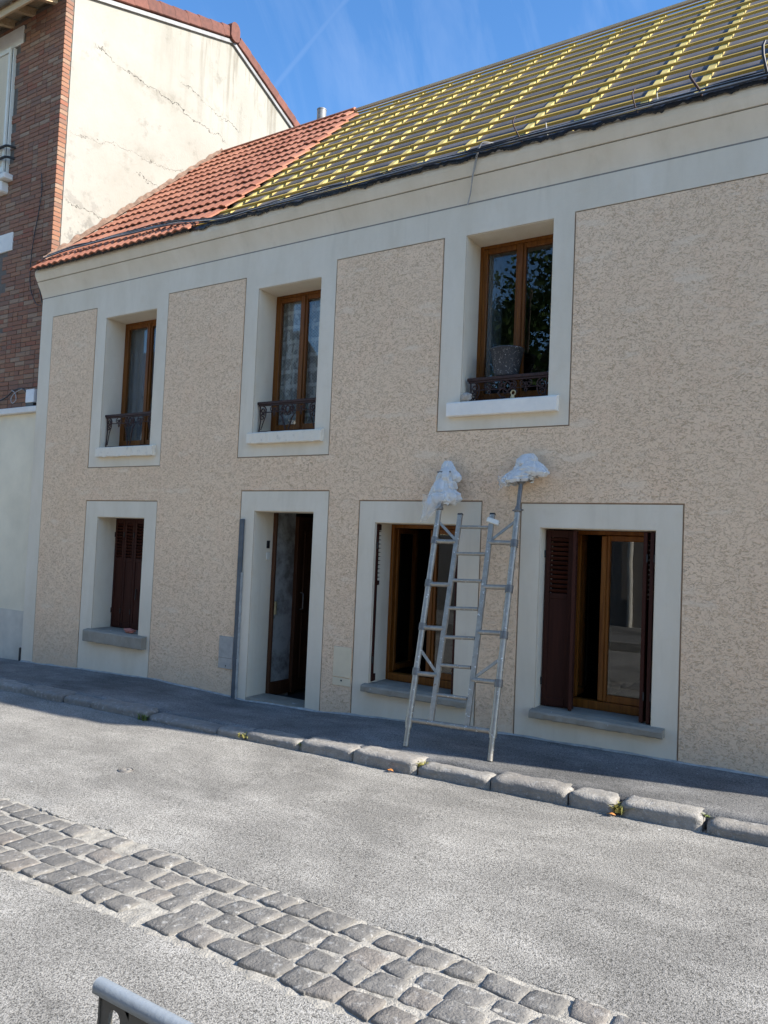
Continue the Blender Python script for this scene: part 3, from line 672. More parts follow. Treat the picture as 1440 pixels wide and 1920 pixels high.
w5 = window(-2.110, -1.385, 0.446, 1.899, 0.275, -1.845, low=0.07, op=93)
def curtain(x0, x1, z0, z1, y, mat, amp=0.018, nf=9, ph=0.0):
    MB().grid(lambda u, v: (x0+(x1-x0)*u, y + amp*math.sin(u*nf*6.283+ph+0.6*v) + 0.4*amp*math.sin(u*nf*2.7+1.3*v), z0+(z1-z0)*v), 120, 6).build('curtain', mat, house)
curtain(-5.46, -4.70, 2.86, 4.32, 0.365, 'lace', 0.010, 7)
MB().box(-5.46, -4.72, 0.62, 0.64, 2.5, 4.35).build('dark_panel', 'dark', house)  # flat dark plaster panel standing behind the lace
curtain(-7.95, -7.60, 2.80, 4.32, 0.37, 'drape', 0.008, 3)
# white embrasure seen through the glass of the third upper window
MB().box(-3.07, -2.99, 0.34, 0.62, 2.99, 4.47).build('inner_embrasure', 'drape', house)

# wrought iron window guards
def guard(x0, x1, zt, zb, y=0.06, seed=0):
    g = MB().bbox(x0, x1, y-0.018, y+0.018, zt-0.028, zt, 0.004)
    g.bbox(x0+0.01, x1-0.01, y-0.010, y+0.010, zt-0.045, zt-0.030, 0.002)
    gd = g.build('window_guard', 'iron', house)
    h = zt-0.045
    def spiral(cx, cz, r, turns, a0, dr=1, sx=1):
        pts = []
        n = int(16*turns)
        for k in range(n+1):
            t = k/n; an = a0 + dr*t*turns*2*math.pi; rr = r*(1-0.78*t)
            pts.append((cx + sx*rr*math.cos(an), y, cz + rr*math.sin(an)))
        return pts
    L = x1-x0; bot = zb + 0.012
    zl = h-0.065     # lower tie bar, sagging from the scrolls
    tb = MB().tube([(x0+0.06, y, zl), (x0+L*0.42, y, zl-0.004)], 0.006, 6); tb.tube([(x1-0.06, y, zl), (x0+L*0.58, y, zl-0.004)], 0.0045, 6); tb.build('tie_bar', 'iron', gd)
    for sx, xe in ((1, x0+0.03), (-1, x1-0.03)):
        m = MB(); m.tube(spiral(xe+sx*0.045, h-0.045, 0.042, 1.4, 0.5*math.pi, -1, sx), 0.0075, 6)
        m.tube(spiral(xe+sx*0.035, h-0.115, 0.034, 1.3, 0.2*math.pi, 1, sx), 0.0075, 6)
        m.tube([(xe, y, h), (xe+sx*0.004, y, h-0.08), (xe+sx*0.012, y, h-0.16), (xe-sx*0.004, y, bot)], 0.007, 6)
        m.tube([(xe+sx*0.085, y, h-0.03), (xe+sx*0.08, y, h-0.10), (xe+sx*0.05, y, h-0.17), (xe+sx*0.02, y, bot+0.02)], 0.006, 6)
        m.build('corner_scroll', 'iron', gd)
    for cx in (x0+L*0.28, x0+L*0.72):
        m = MB(); m.tube(spiral(cx+0.028, h-0.035, 0.030, 1.3, 0.5*math.pi, -1, 1), 0.005, 6); m.tube(spiral(cx-0.028, h-0.035, 0.030, 1.3, 0.5*math.pi, -1, -1), 0.005, 6)
        m.tube([(cx, y, h-0.02), (cx, y, h-0.075), (cx-0.012, y, h-0.088), (cx, y, h-0.112), (cx+0.012, y, h-0.088), (cx, y, h-0.075)], 0.006, 6)
        m.build('heart_scroll', 'iron', gd)
    cx = x0+L*0.5; m = MB()
    for sx in (1, -1):
        m.tube(spiral(cx+sx*0.048, h-0.040, 0.036, 1.5, 0.5*math.pi, -1, sx), 0.008, 6); m.tube(spiral(cx+sx*0.02, h-0.085, 0.03, 1.2, 0.9*math.pi, 1, sx), 0.005, 6)
        m.tube([(cx, y, h-0.005), (cx+sx*0.028, y, h-0.03), (cx+sx*0.030, y, h-0.06), (cx, y, h-0.09), (cx+sx*0.05, y, h-0.06), (cx+sx*0.09, y, h-0.10), (cx+sx*0.06, y, h-0.14), (cx+sx*0.02, y, bot+0.01)], 0.008, 6)
    m.build('centre_scroll', 'iron', gd)
    MB().bbox(x0+0.02, x1-0.01, y-0.012, y+0.012, zb, zb+0.014, 0.003).build('bottom_rail', 'iron', gd)
    return gd
guard(-7.960, -7.078, 3.150, 2.748)
guard(-5.488, -4.684, 3.150, 2.826)
guard(-3.040, -2.280, 3.205, 2.996)

# ------------------------------------------------------------------ shutters
slat_me = {}
def shutter(x0, x1, z0, z1, rot, pivot, louv=0.36, name='shutter', **props):
    """louvred leaf built along +x from the pivot, thickness 0.03, turned about z"""
    W_, H_ = x1-x0, z1-z0; st = min(0.040, W_*0.2); t = 0.028
    m = MB(); m.bbox(0, st, 0, t, 0, H_, 0.003); m.bbox(W_-st, W_, 0, t, 0, H_, 0.003); m.bbox(st, W_-st, 0.001, t-0.001, H_-0.06, H_, 0.003); zl = H_*(1-louv)
    m.bbox(st, W_-st, 0.001, t-0.001, zl-0.045, zl, 0.003); m.bbox(st, W_-st, 0.001, t-0.001, 0, 0.07, 0.003); m.box(st, W_-st, 0.008, t-0.008, 0.07, zl-0.045)
    nsl = max(6, int((H_-0.06-zl)/0.036)); key = round(W_-2*st, 3)
    if key not in slat_me: slat_me[key] = MB().bar((0, 0, 0), (key, 0, 0), 0.034, 0.007, (0, 0.72, 0.69)).mesh('slat')
    o = m.build(name, 'shutter', house, **props); o.location = pivot; o.rotation_euler = (0, 0, rot)
    for k in range(nsl):
        zz = zl + (k+0.5)*(H_-0.06-zl)/nsl
        s = obj('slat', slat_me[key], 'shutter', o, (st, t/2, zz))
    for zz in (0.2, H_-0.2):
        MB().tube([(-0.004, -0.004, zz-0.03), (-0.004, -0.004, zz+0.03)], 0.007, 6).build('hinge', 'blackiron', o)
    return o
# ground floor, first window: closed
for k, (a, b) in enumerate(((-7.918, -7.745), (-7.742, -7.565), (-7.562, -7.330), (-7.327, -7.094))):
    shutter(a, b, 0.565, 1.895, 0, (a, 0.262, 0.565))
# third: folded against the reveals
shutter(0, 0.235, 0.44, 1.90, R(97), (-3.895, 0.020, 0.44)); shutter(0, 0.235, 0.44, 1.90, R(83), (-3.052, 0.03, 0.44))
# fourth: half folded leaf in front of the glass on one side, edge-on leaf on the other
shutter(0, 0.225, 0.45, 1.89, R(8), (-2.285, 0.105, 0.45)); shutter(0, 0.12, 0.45, 1.89, R(-78), (-2.062, 0.165, 0.45))
shutter(0, 0.23, 0.45, 1.89, R(100), (-1.395, 0.012, 0.45)); shutter(0, 0.22, 0.45, 1.89, R(85), (-1.450, 0.02, 0.45))
# catch on the open leaf edge
MB().tube([(-7.47, 0.252, 1.05), (-7.47, 0.246, 0.92)], 0.008, 6).build('shutter_bar', 'blackiron', house)

# ------------------------------------------------------------------ entrance hall
MB().box(-5.404, -5.395, 0.301, 0.66, 0.02, 2.25).build('hall_wall', 'hall', house)
MB().bbox(-5.403, -5.360, 0.292, 0.325, 0.05, 1.998, 0.004).build('door_frame', 'doorwood', house)
MB().bbox(-4.70, -4.643, 0.292, 0.335, 0.05, 1.998, 0.004).build('door_frame', 'doorwood', house)
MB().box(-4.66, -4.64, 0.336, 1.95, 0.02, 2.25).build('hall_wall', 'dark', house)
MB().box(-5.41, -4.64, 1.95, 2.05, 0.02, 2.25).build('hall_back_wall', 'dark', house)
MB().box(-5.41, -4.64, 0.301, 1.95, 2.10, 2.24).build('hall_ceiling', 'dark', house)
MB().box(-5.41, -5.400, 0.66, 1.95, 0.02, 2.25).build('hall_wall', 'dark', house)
hd = MB(); hd.bbox(-5.3995, -5.350, 0.66, 0.72, 0.05, 1.98, 0.004); hd.bbox(-5.3995, -5.350, 1.42, 1.48, 0.05, 1.98, 0.004); hd.bbox(-5.3995, -5.351, 0.72, 1.42, 1.92, 1.979, 0.004); hd.bbox(-5.3990, -5.372, 0.725, 1.415, 0.06, 1.915, 0.005)
hd.bbox(-5.3725, -5.362, 0.80, 1.34, 1.10, 1.82, 0.008); hd.bbox(-5.3725, -5.362, 0.80, 1.34, 0.20, 0.92, 0.008)
hdo = hd.build('inner_door', 'doorwood', house)
MB().tube([(-5.372, 0.77, 0.95), (-5.33, 0.77, 0.96), (-5.33, 0.77, 1.13), (-5.372, 0.77, 1.14)], 0.009, 8).build('handle', 'steel', hdo)
MB().bbox(-5.3945, -5.380, 0.326, 0.658, 0.05, 0.20, 0.004).build('skirting_board', 'doorwood', house)
MB().box(-5.406, -4.641, -0.01, 0.30, -0.2, zbase(-5.0)+0.022).build('threshold', 'greysill', house)
bt = MB().bbox(-5.4035, -5.394, 0.20, 0.245, 1.62, 1.70, 0.003); bt.build('bell_push', 'blackiron', house)
MB().bbox(-5.4035, -5.390, 0.20, 0.25, 1.50, 1.575, 0.003).build('switch_plate', 'paper', house)
MB().bbox(-5.345, -5.325, 0.300, 0.33, 0.92, 1.06, 0.003).build('strike_plate', 'brass', house)

# small fittings on the facade
ml = MB().bbox(-5.800, -5.597, -0.022, -0.010, 0.345, 0.680, 0.004)
mlo = ml.build('grey_meter_cover', 'meterg', house); MB().box(-5.797, -5.600, -0.0235, -0.0222, 0.455, 0.459).build('cover_seam', 'steel', mlo); MB().lathe([(0.007, 0), (0.007, 0.002), (0, 0.003)], (0, 0, 0), 8).build('lock', 'blackiron', mlo, (-5.69, -0.022, 0.375)).rotation_euler = (R(90), 0, 0)
mr = MB().bbox(-4.312, -4.106, -0.020, -0.010, 0.445, 0.730, 0.004).build('beige_meter_cover', 'meterb', house)
MB().bbox(-4.312, -4.106, -0.018, -0.010, 0.366, 0.440, 0.003).build('cover_skirt', 'meterb', mr); MB().lathe([(0.009, 0), (0.009, 0.002), (0, 0.003)], (0, 0, 0), 8).build('lock', 'blackiron', mr, (-4.21, -0.018, 0.415)).rotation_euler = (R(90), 0, 0)
du = MB().bbox(-5.586, -5.528, -0.034, -0.0115, 0.05, 1.915, 0.004).build('cable_duct', 'bluegrey', house)
MB().grid(lambda u, v: (-5.529 + 0.012*v + 0.006*N3(u*30, 1, 0), -0.0345 + 0.022*v, 0.06 + 1.3*u), 60, 1).build('plaster_smear', 'grout', du)

# ------------------------------------------------------------------ roof
roof = MB().add([(XL, -0.10, zroof(-0.10)-0.085), (XR, -0.10, zroof(-0.10)-0.085), (XR, RY, ZR-0.085), (XL, RY, ZR-0.085), (XR, 6.3, ZR-0.085-3.1), (XL, 6.3, ZR-0.085-3.1)], [(0, 1, 2, 3), (3, 2, 4, 5)]).build('roof', 'membrane', house)
nrm = Vector((0, -ROOFS, 1)).normalized(); slp = Vector((0, 1, ROOFS)).normalized()
def rpt(x, y, off): return Vector((x, y, zroof(y))) + nrm*off
# sagging underlay between the counter battens
CB = [-6.62, -6.20, -5.80, -5.40, -4.98, -4.55, -4.10, -3.68, -3.24, -2.66, -2.15, -1.60, -1.17, -0.70, -0.25, 0.2, 0.65, 1.1, 1.6]
MB().grid(lambda u, v: tuple(rpt(-6.9+9.0*u, -0.14+(RY+0.14)*v, -0.072 + 0.010*N3(u*40, v*9, 1) - 0.012*abs(math.sin(u*9.0/0.45*math.pi)))), 240, 40).build('underlay', 'membrane', roof)
for x in CB:
    a, b = rpt(x, -0.10, -0.052), rpt(x, RY-0.03, -0.052)
    MB().bar(a, b, 0.062, 0.026, nrm).build('counter_batten', 'counterbatten', roof)
BY = [-0.075 + 0.2345*i for i in range(13)] + [2.93]
for i, y in enumerate(BY):
    splits = [-6.75] + sorted(random.sample([-5.40, -4.10, -3.24, -2.15, -1.17, -0.25], 2)) + [2.0]
    for a, b in zip(splits, splits[1:]):
        p, q = rpt(a+0.002, y+0.008*random.uniform(-1, 1), -0.027+0.002*random.random()), rpt(b-0.002, y+0.008*random.uniform(-1, 1), -0.027+0.002*random.random())
        MB().bar(p, q, 0.034*random.uniform(0.92, 1.08), 0.023, nrm).build('batten', 'batten', roof)
MB().bar(rpt(-6.6, RY, -0.005), rpt(XR, RY, -0.005), 0.035, 0.035).build('ridge_board', 'eaveboard', roof)
# clay tiles: two rolls each, laid in courses on the battens
TW, TL = 0.2425, 0.385
def tile_mesh(seed):
    mb = MB(); nx = 12; rr = random.Random(seed)
    def hgt(u): return 0.021*(0.5-0.5*math.cos(u*4*math.pi))**0.8
    top, bot = [], []
    for j, s_ in enumerate((0.0, 0.5, 1.0)):
        for i in range(nx+1):
            u = i/nx; x = (u-0.04)*TW*1.05; h = hgt(u) + 0.004*rr.uniform(-0.3, 0.3)
            z = 0.030*(1-s_) + h
            mb.v.append((x, s_*TL, z))
    for j in range(2):
        for i in range(nx): a = j*(nx+1)+i; mb.f.append((a, a+1, a+nx+2, a+nx+1)); mb.sm.append(True)
    k = len(mb.v)
    for i in range(nx+1): x, y, z = mb.v[i]; mb.v += [(x, y, z), (x, y+0.001, z-0.017)]
    for i in range(nx): mb.f.append((k+2*i, k+2*i+1, k+2*i+3, k+2*i+2)); mb.sm.append(False)
    for i in (0, nx):
        k = len(mb.v); 
        for j in range(3): x, y, z = mb.v[j*(nx+1)+i]; mb.v += [(x, y, z), (x, y, z-0.017)]
        for j in range(2): q = (k+2*j, k+2*j+2, k+2*j+3, k+2*j+1); mb.f.append(q if i else q[::-1]); mb.sm.append(False)
    return mb.mesh('roof_tile')
tms = [tile_mesh(s_) for s_ in range(4)]
rotm = Matrix(((1, 0, 0), (0, slp.y, nrm.y), (0, slp.z, nrm.z)))
rq = rotm.to_quaternion()
edge = [-6.40, -6.30, -6.26, -6.24, -6.25, -6.24, -6.26, -6.27, -6.30, -6.29, -6.31, -6.36, -6.36, -6.58]
for i in range(14):
    y0 = BY[i]-0.19 if i < 13 else RY-0.20
    x = edge[i]-TW
    if i == 0: y0 = -0.205
    c = 0
    while x > XL-0.16:
        if x > XL-0.06 or i < 2:
            o = obj('roof_tile', random.choice(tms), 'tile', roof)
            o.location = rpt(x, y0, -0.012) + nrm*random.uniform(-0.003, 0.004); o.rotation_mode = 'QUATERNION'
            o.rotation_quaternion = rq @ Matrix.Rotation(random.uniform(-0.010, 0.010), 3, 'Z').to_quaternion()
        x -= TW; c += 1
# half round ridge tiles over the tiled part
for k in range(8):
    x0 = -9.30 + 0.34*k; m = MB(); prof = [(RY + 0.055*math.cos(a), ZR-0.012 + 0.048*math.sin(a)) for a in [math.pi*q/8 for q in range(9)]] 
    m.prism(prof + [(RY-0.04, ZR-0.012), (RY+0.04, ZR-0.012)], x0, x0+0.355, True); 
    if k < 8: m.build('ridge_tile', 'tile', roof).rotation_euler = (0, 0, 0)
# flashing mortar along the neighbour's wall
MB().grid(lambda u, v: (XL+0.005+(0.055+0.03*N3(u*40, 3, 0))*v, -0.05+(RY+0.05)*u, zroof(-0.05+(RY+0.05)*u) + 0.045 + (0.05+0.05*N3(u*30, 8, 0))*(1-v) - 0.02*v), 90, 4).build('flashing_mortar', 'flash', roof)
# black bitumen strip along the bare eave, torn lower edge
def eavestrip(u, v):
    x = -6.45 + 8.2*u
    lo = 0.030 + 0.030*N3(x*6, 0, 0) + 0.018*N3(x*27, 0, 0) + 0.012*N3(x*70, 3, 0)
    y = -0.150 - 0.016*math.sin(v*math.pi) + 0.01*N3(x*9, v, 2) + 0.06*v*v
    return (x, y, 5.112 - lo*(1-v) + 0.045*v + 0.008*N3(x*15, v*2, 4))
MB().grid(eavestrip, 600, 5).build('eave_strip', 'bitumen', roof)
MB().grid(lambda u, v: (-9.32+2.95*u, -0.135-0.03*v+0.01*N3(u*60, v, 0), 5.105+0.03*v-0.03*abs(N3(u*90, 0, 2))*(1-v)), 200, 2).build('eave_strip', 'bitumen', roof)
# ragged white plaster lip on top of the cornice
MB().grid(lambda u, v: (-6.4+8*u, -0.1235-0.004*v, 5.098+0.018*v+0.014*abs(N3(u*230, 1, 0))*v-0.006), 420, 1).build('plaster_lip', 'stonewhite', house)
# vent pipe behind the ridge
vp = MB(); vp.tube([(-7.64, 3.6, 7.5), (-7.64, 3.6, 8.70)], 0.075, 14); vp.tube([(-7.64, 3.6, 8.70), (-7.64, 3.6, 8.715)], 0.079, 14); vp.build('vent_pipe', 'zinc', roof)
# gutter hooks standing on the eave
for (xa, za, xb, mat, rr) in ((-0.695, 5.385, -0.672, 'blackiron', 0.011), (-1.180, 5.310, -1.118, 'iron', 0.009), (-1.597, 5.300, -1.580, 'iron', 0.006), (-2.584, 5.343, -2.525, 'iron', 0.006), (-4.30, 5.24, -4.29, 'iron', 0.005)):
    MB().tube([(xa+0.005, -0.165, za), (xa-0.006, -0.19, za-0.05), (xa+0.3*(xb-xa)-0.008, -0.20, za*0.5+5.14*0.5), (xb, -0.19, 5.14), (xb+0.012, -0.14, 5.10)], [rr*0.8, rr, rr, rr, rr], 6).build('gutter_hook', mat, roof)
for x in (-1.42, -2.30): MB().tube([(x, -0.13, 5.12), (x-0.004, -0.17, 5.215)], 0.004, 5).build('nail', 'stonewhite', roof)
# cables: bundle over the lower tiles, then along the eave, one hanging loop
random.seed(21)
def cable(name, pts, r, mat, parent):
    out = []
    P_ = [Vector(p) for p in pts]
    for i in range(len(P_)-1):
        p0, p1, p2, p3 = P_[max(i-1, 0)], P_[i], P_[i+1], P_[min(i+2, len(P_)-1)]
        for k in range(8):
            t = k/8; out.append(0.5*((2*p1)+(-p0+p2)*t+(2*p0-5*p1+4*p2-p3)*t*t+(-p0+3*p1-3*p2+p3)*t**3))
    out.append(P_[-1]); MB().tube(out, r, 6).build(name, mat, parent)
for k in range(6):
    pts = []
    for q in range(24):
        x = -9.22 + q*0.42; y = (0.055 if x > -9.0 else -0.02) - 0.055*min(1, max(0, (x+9)/2.6)) - 0.165*min(1, max(0, (x+7.2)/1.4)) + 0.012*(k-2.5) + random.uniform(-0.010, 0.010)
        off = 0.052 if x < -6.5 else 0.012
        pts.append(rpt(x, y, off + 0.006*(k % 3) + random.uniform(-0.003, 0.012)))
    cable('cable', pts, random.choice((0.006, 0.008, 0.010)), 'greycable' if k in (1, 4) else 'blackcable', roof)
cable('hanging_cable', [(-2.80, -0.10, 5.20), (-2.87, -0.17, 5.19), (-2.91, -0.165, 5.13), (-2.945, -0.142, 5.02), (-2.985, -0.108, 4.93), (-3.03, -0.055, 4.82), (-3.07, -0.022, 4.745)], 0.005, 'greycable', roof)
cable('hanging_cable', [(-2.82, -0.10, 5.20), (-2.89, -0.172, 5.18), (-2.925, -0.165, 5.11), (-2.955, -0.145, 5.02), (-2.99, -0.112, 4.92), (-3.02, -0.060, 4.84), (-3.06, -0.026, 4.75)], 0.003, 'greycable', roof)

# ------------------------------------------------------------------ neighbouring brick house with its cracked gable
bh = thing('brick_house', 'taller brick house with a cracked cream gable and red verge tiles, beside the rendered house', 'house', (-11.5, 0.5, 0.0))
BYF = 0.07; XC = -9.305
MB().box(-16.0, XC-0.012, BYF+0.008, 0.6, 3.2, 8.98).build('wall', 'mortar', bh)
def zg(y): return 9.20 + 0.352*(y-0.6) if y < 3.16 else 10.10 - 0.42*(y-3.16)
ys = [0.195, 0.6, 1.6, 2.6, 3.16, 4.0, 5.0, 6.5, 8.0]
gm = MB(); gm.v = [(XC, y, 3.0) for y in ys] + [(XC, y, zg(y)) for y in ys]; n_ = len(ys)
gm.f = [(i, i+1, n_+i+1, n_+i) for i in range(n_-1)]; gm.sm = [False]*len(gm.f); gm.build('gable_wall', 'gable', bh)
MB().box(-16, XC-0.02, 0.6, 8.0, 0.0, 8.4).build('inner_wall', 'mortar', bh)
# bricks: stretchers and headers, courses of 64 mm; corner bricks turn onto the gable
PITCH, BH_, J = 0.0640, 0.0545, 0.0085
holes = [(-16, -10.26, 8.595, 8.865), (-16, -10.31, 6.62, 8.60), (-16, -10.21, 5.60, 5.865), (-16, -10.42, 4.05, 5.61)]
brick_me = {}
def brick_mesh(l, d):
    k = (round(l, 3), round(d, 3))
    if k not in brick_me: brick_me[k] = MB().bbox(0, l, 0, d, 0, BH_, 0.003).mesh('brick')
    return brick_me[k]
random.seed(3)
bl = []
nc = int((8.98-3.36)/PITCH)
for c in range(nc):
    z = 3.365 + c*PITCH; x = XC - 0.0005; first = True; flip = c % 2
    while x > -11.05:
        if first: l, d = (0.22, 0.105) if flip else (0.105, 0.118)
        else: l, d = random.choice(((0.22, 0.03), (0.22, 0.03), (0.105, 0.03))) 
        x0 = x-l
        if not any(a < x0+l*0.6 < b and zz0 < z+BH_/2 < zz1 for a, b, zz0, zz1 in holes):
            bl.append((x0, BYF + random.uniform(-0.0035, 0.0025)*(0 if first else 1), z + random.uniform(-0.0015, 0.0015), l, d))
        x = x0 - J; first = False
def dist2(b): return (b[0]-CAM.x)**2 + (b[1]-CAM.y)**2 + (b[2]-CAM.z)**2
bl.sort(key=lambda b: (0 if b[0] > -10.75 and b[2] > 3.5 else 1, dist2(b) - 60*(b[3] > 0.2)))
for b in bl[:300]: obj('brick', brick_mesh(b[3], b[4]), 'brick', bh, (b[0], b[1], b[2]))
rest = MB()
for b in bl[300:]: rest.bbox(b[0], b[0]+b[3], b[1], b[1]+b[4], b[2], b[2]+BH_, 0.003)
rest.build('brick_courses', 'brick', bh, kind='stuff')
# second skin of corner bricks so the quoin reads as brick to its edge
MB().box(XC-0.10, XC-0.006, BYF+0.02, 0.19, 3.2, 9.05).build('quoin_mortar', 'mortar', bh)
# zinc strip and verge tiles along the gable top
for (ya, yb) in ((0.05, 3.16), (3.16, 7.5)):
    MB().bar((XC+0.02, ya, zg(ya)+0.02), (XC+0.02, yb, zg(yb)+0.02), 0.04, 0.055, (0, 0, 1)).build('verge_strip', 'zinc', bh)
def verge_mesh(L, sgn):
    pr = [(-0.13, 0.01), (-0.13, 0.20), (-0.09, 0.245), (-0.03, 0.262), (0.03, 0.245), (0.055, 0.205), (0.062, 0.06), (0.05, 0.05)]
    mb = MB(); n = len(pr)
    secs = [(0.0, 1.0), (0.012, 1.03), (L*0.97, 0.97), (L, 0.96)] if sgn > 0 else [(0.0, 0.96), (L*0.03, 0.97), (L-0.012, 1.03), (L, 1.0)]
    for s_, k in secs:
        for x, z in pr: mb.v.append((x*k, s_, z*k))
    for q in range(len(secs)-1):
        for i in range(n): mb.f.append((q*n+i, q*n+(i+1) % n, (q+1)*n+(i+1) % n, (q+1)*n+i)); mb.sm.append(False)
    mb.f.append(tuple(range(n))); mb.f.append(tuple(range(3*n, 4*n))[::-1]); mb.sm += [False, False]
    return mb.mesh('verge_tile')
vf, vb = verge_mesh(0.29, 1), verge_mesh(0.29, -1)
af, ab = math.atan(0.352), -math.atan(0.42)
y = -0.15
while y < 3.0:
    o = obj('verge_tile', vf, 'verge', bh, (XC, y, zg(y)+0.02 + random.uniform(-0.004, 0.004))); o.rotation_euler = (af, 0, 0); y += 0.275*math.cos(af)
y = 3.25
while y < 6.2:
    o = obj('verge_tile', vb, 'verge', bh, (XC, y, zg(y)+0.02 + random.uniform(-0.004, 0.004))); o.rotation_euler = (ab, 0, 0); y += 0.275*math.cos(ab)
cap = MB()
pr = [(0.11*math.cos(a), 0.12*math.sin(a)) for a in [math.pi*k/9 for k in range(10)]] + [(-0.11, -0.16), (-0.07, -0.21), (0, -0.23), (0.07, -0.21), (0.11, -0.16)]
cap.add([(XC-0.12, 3.16+a, zg(3.16)+0.22+b) for a, b in pr] + [(XC+0.09, 3.16+a*0.94, zg(3.16)+0.22+b*0.94) for a, b in pr], [tuple(range(len(pr)))[::-1], tuple(range(len(pr), 2*len(pr)))] + [(i, (i+1) % len(pr), len(pr)+(i+1) % len(pr), len(pr)+i) for i in range(len(pr))])
cap.build('ridge_end_cap', 'verge', bh)
# its roof, eave board and rafters
MB().add([(XC-0.1, -0.32, zg(-0.32)+0.10), (-16, -0.32, zg(-0.32)+0.10), (-16, 3.16, 10.28), (XC-0.1, 3.16, 10.28), (-16, 8, zg(8)+0.12), (XC-0.1, 8, zg(8)+0.12)], [(0, 3, 2, 1), (3, 5, 4, 2)]).build('roof', 'tile', bh)
MB().add([(XC-0.02, -0.30, zg(-0.30)+0.02), (-16, -0.30, zg(-0.30)+0.02), (-16, 0.6, 9.24), (XC-0.02, 0.6, 9.24)], [(0, 1, 2, 3)]).build('soffit', 'eaveboard', bh)
MB().bbox(-16, XC-0.01, -0.335, -0.305, 8.69, 8.80, 0.004).build('eave_board', 'eaveboard', bh)
MB().tube([(-16, -0.40, 8.86), (XC, -0.40, 8.86)], 0.07, 12).build('gutter', 'zinc', bh)
for x in (-9.55, -10.05, -10.55, -11.05): MB().bar((x, -0.30, zg(-0.30)-0.045), (x, 0.3, zg(0.3)-0.045), 0.07, 0.10).build('rafter', 'eaveboard', bh)
# lintels, shutter, window, sill and rail at the picture's edge
MB().bbox(-11.6, -10.262, BYF-0.012, 0.2, 8.598, 8.862, 0.004).build('lintel', 'stonewhite', bh)
MB().bbox(-11.6, -10.212, BYF-0.012, 0.2, 5.603, 5.862, 0.004).build('lintel', 'stonewhite', bh)
ws = MB().bbox(-11.3, -10.32, 0.28, 0.33, 6.72, 8.59, 0.005).build('window', 'shutwhite', bh); MB().box(-11.2, -10.42, 0.274, 0.279, 6.82, 8.50).build('pane', 'glass', ws)
MB().box(-11.5, -10.425, 0.26, 0.30, 4.06, 5.60).build('window', 'blackiron', bh)
sh = MB(); sh.bbox(-10.83, -10.79, 0.0, 0.035, 6.75, 8.57, 0.004); sh.bbox(-10.50, -10.46, 0.0, 0.035, 6.75, 8.57, 0.004); sh.bbox(-10.79, -10.50, 0.001, 0.034, 8.50, 8.57, 0.004); sh.bbox(-10.79, -10.50, 0.001, 0.034, 6.75, 6.84, 0.004)
sho = sh.build('shutter', 'shutwhite', bh)
sl = MB().bar((0, 0, 0), (0.29, 0, 0), 0.034, 0.007, (0, 0.7, 0.7)).mesh('slat')
for k in range(44): obj('slat', sl, 'shutwhite', sho, (-10.79, 0.017, 6.87+k*0.0372))
sh2 = MB(); sh2.bbox(-10.445, -10.425, 0.03, 0.24, 6.75, 8.57, 0.004); sh2.build('shutter', 'shutwhite', bh)
MB().bbox(-11.4, -10.315, -0.06, 0.2, 6.615, 6.70, 0.01).build('sill', 'stonewhite', bh)
MB().bbox(-10.6, -10.42, -0.04, 0.1, 6.45, 6.614, 0.02).build('sill_bracket', 'stonewhite', bh)
for z in (6.93, 7.09): MB().tube([(-11.3, -0.03, z), (-10.36, -0.03, z), (-10.33, 0.0, z), (-10.30, 0.075, z)], 0.018, 8).build('window_rail', 'blackiron', bh)
# rendered ground floor with its coping
MB().box(-16, XL-0.03, 0.055, 0.5, 0.635, 3.262).build('ground_floor_wall', 'cream', bh)
MB().box(-16, XL-0.03, 0.043, 0.5, -0.5, 0.634).build('plinth', 'plinth', bh)
cp = MB().bbox(-16, XL-0.012, -0.01, 0.064, 3.263, 3.345, 0.008); cp.build('coping', 'stonewhite', bh)
# service box and cables on the brick
jb = MB().bbox(-9.565, -9.385, -0.005, 0.066, 3.395, 3.575, 0.006).build('junction_box', 'whitebox', bh); MB().bbox(-9.56, -9.39, 0.0, 0.066, 3.347, 3.393, 0.004).build('box_base', 'blackiron', jb)
cable('wall_cable', [(-9.60, 0.05, 6.55), (-9.58, 0.055, 6.30), (-9.617, 0.05, 6.00), (-9.69, 0.05, 5.65), (-9.725, 0.05, 5.28), (-9.682, 0.045, 4.98), (-9.513, 0.03, 4.74), (-9.38, 0.02, 4.70)], 0.006, 'blackcable', bh)
cable('wall_cable', [(-9.36, -0.06, 5.02), (-9.36, -0.02, 4.86), (-9.345, 0.02, 4.70), (-9.34, 0.045, 4.60)], 0.008, 'blackcable', bh)
cable('wall_cable', [(-9.56, 0.03, 3.45), (-9.60, 0.02, 3.55), (-9.75, 0.04, 3.61), (-9.92, 0.03, 3.58), (-10.1, 0.03, 3.50), (-10.4, 0.03, 3.44)], 0.010, 'blackcable', bh)
cable('wall_cable', [(-9.70, 0.03, 3.60), (-9.86, 0.02, 3.55), (-9.92, 0.01, 3.47), (-9.86, 0.0, 3.41), (-9.80, 0.01, 3.46), (-9.85, 0.02, 3.55), (-9.95, 0.03, 3.60)], 0.006, 'greycable', bh)
MB().tube([(XL-0.035, 0.02, -0.1), (XL-0.035, 0.02, 0.17)], 0.035, 10).build('pipe_stub', 'blackcable', bh)

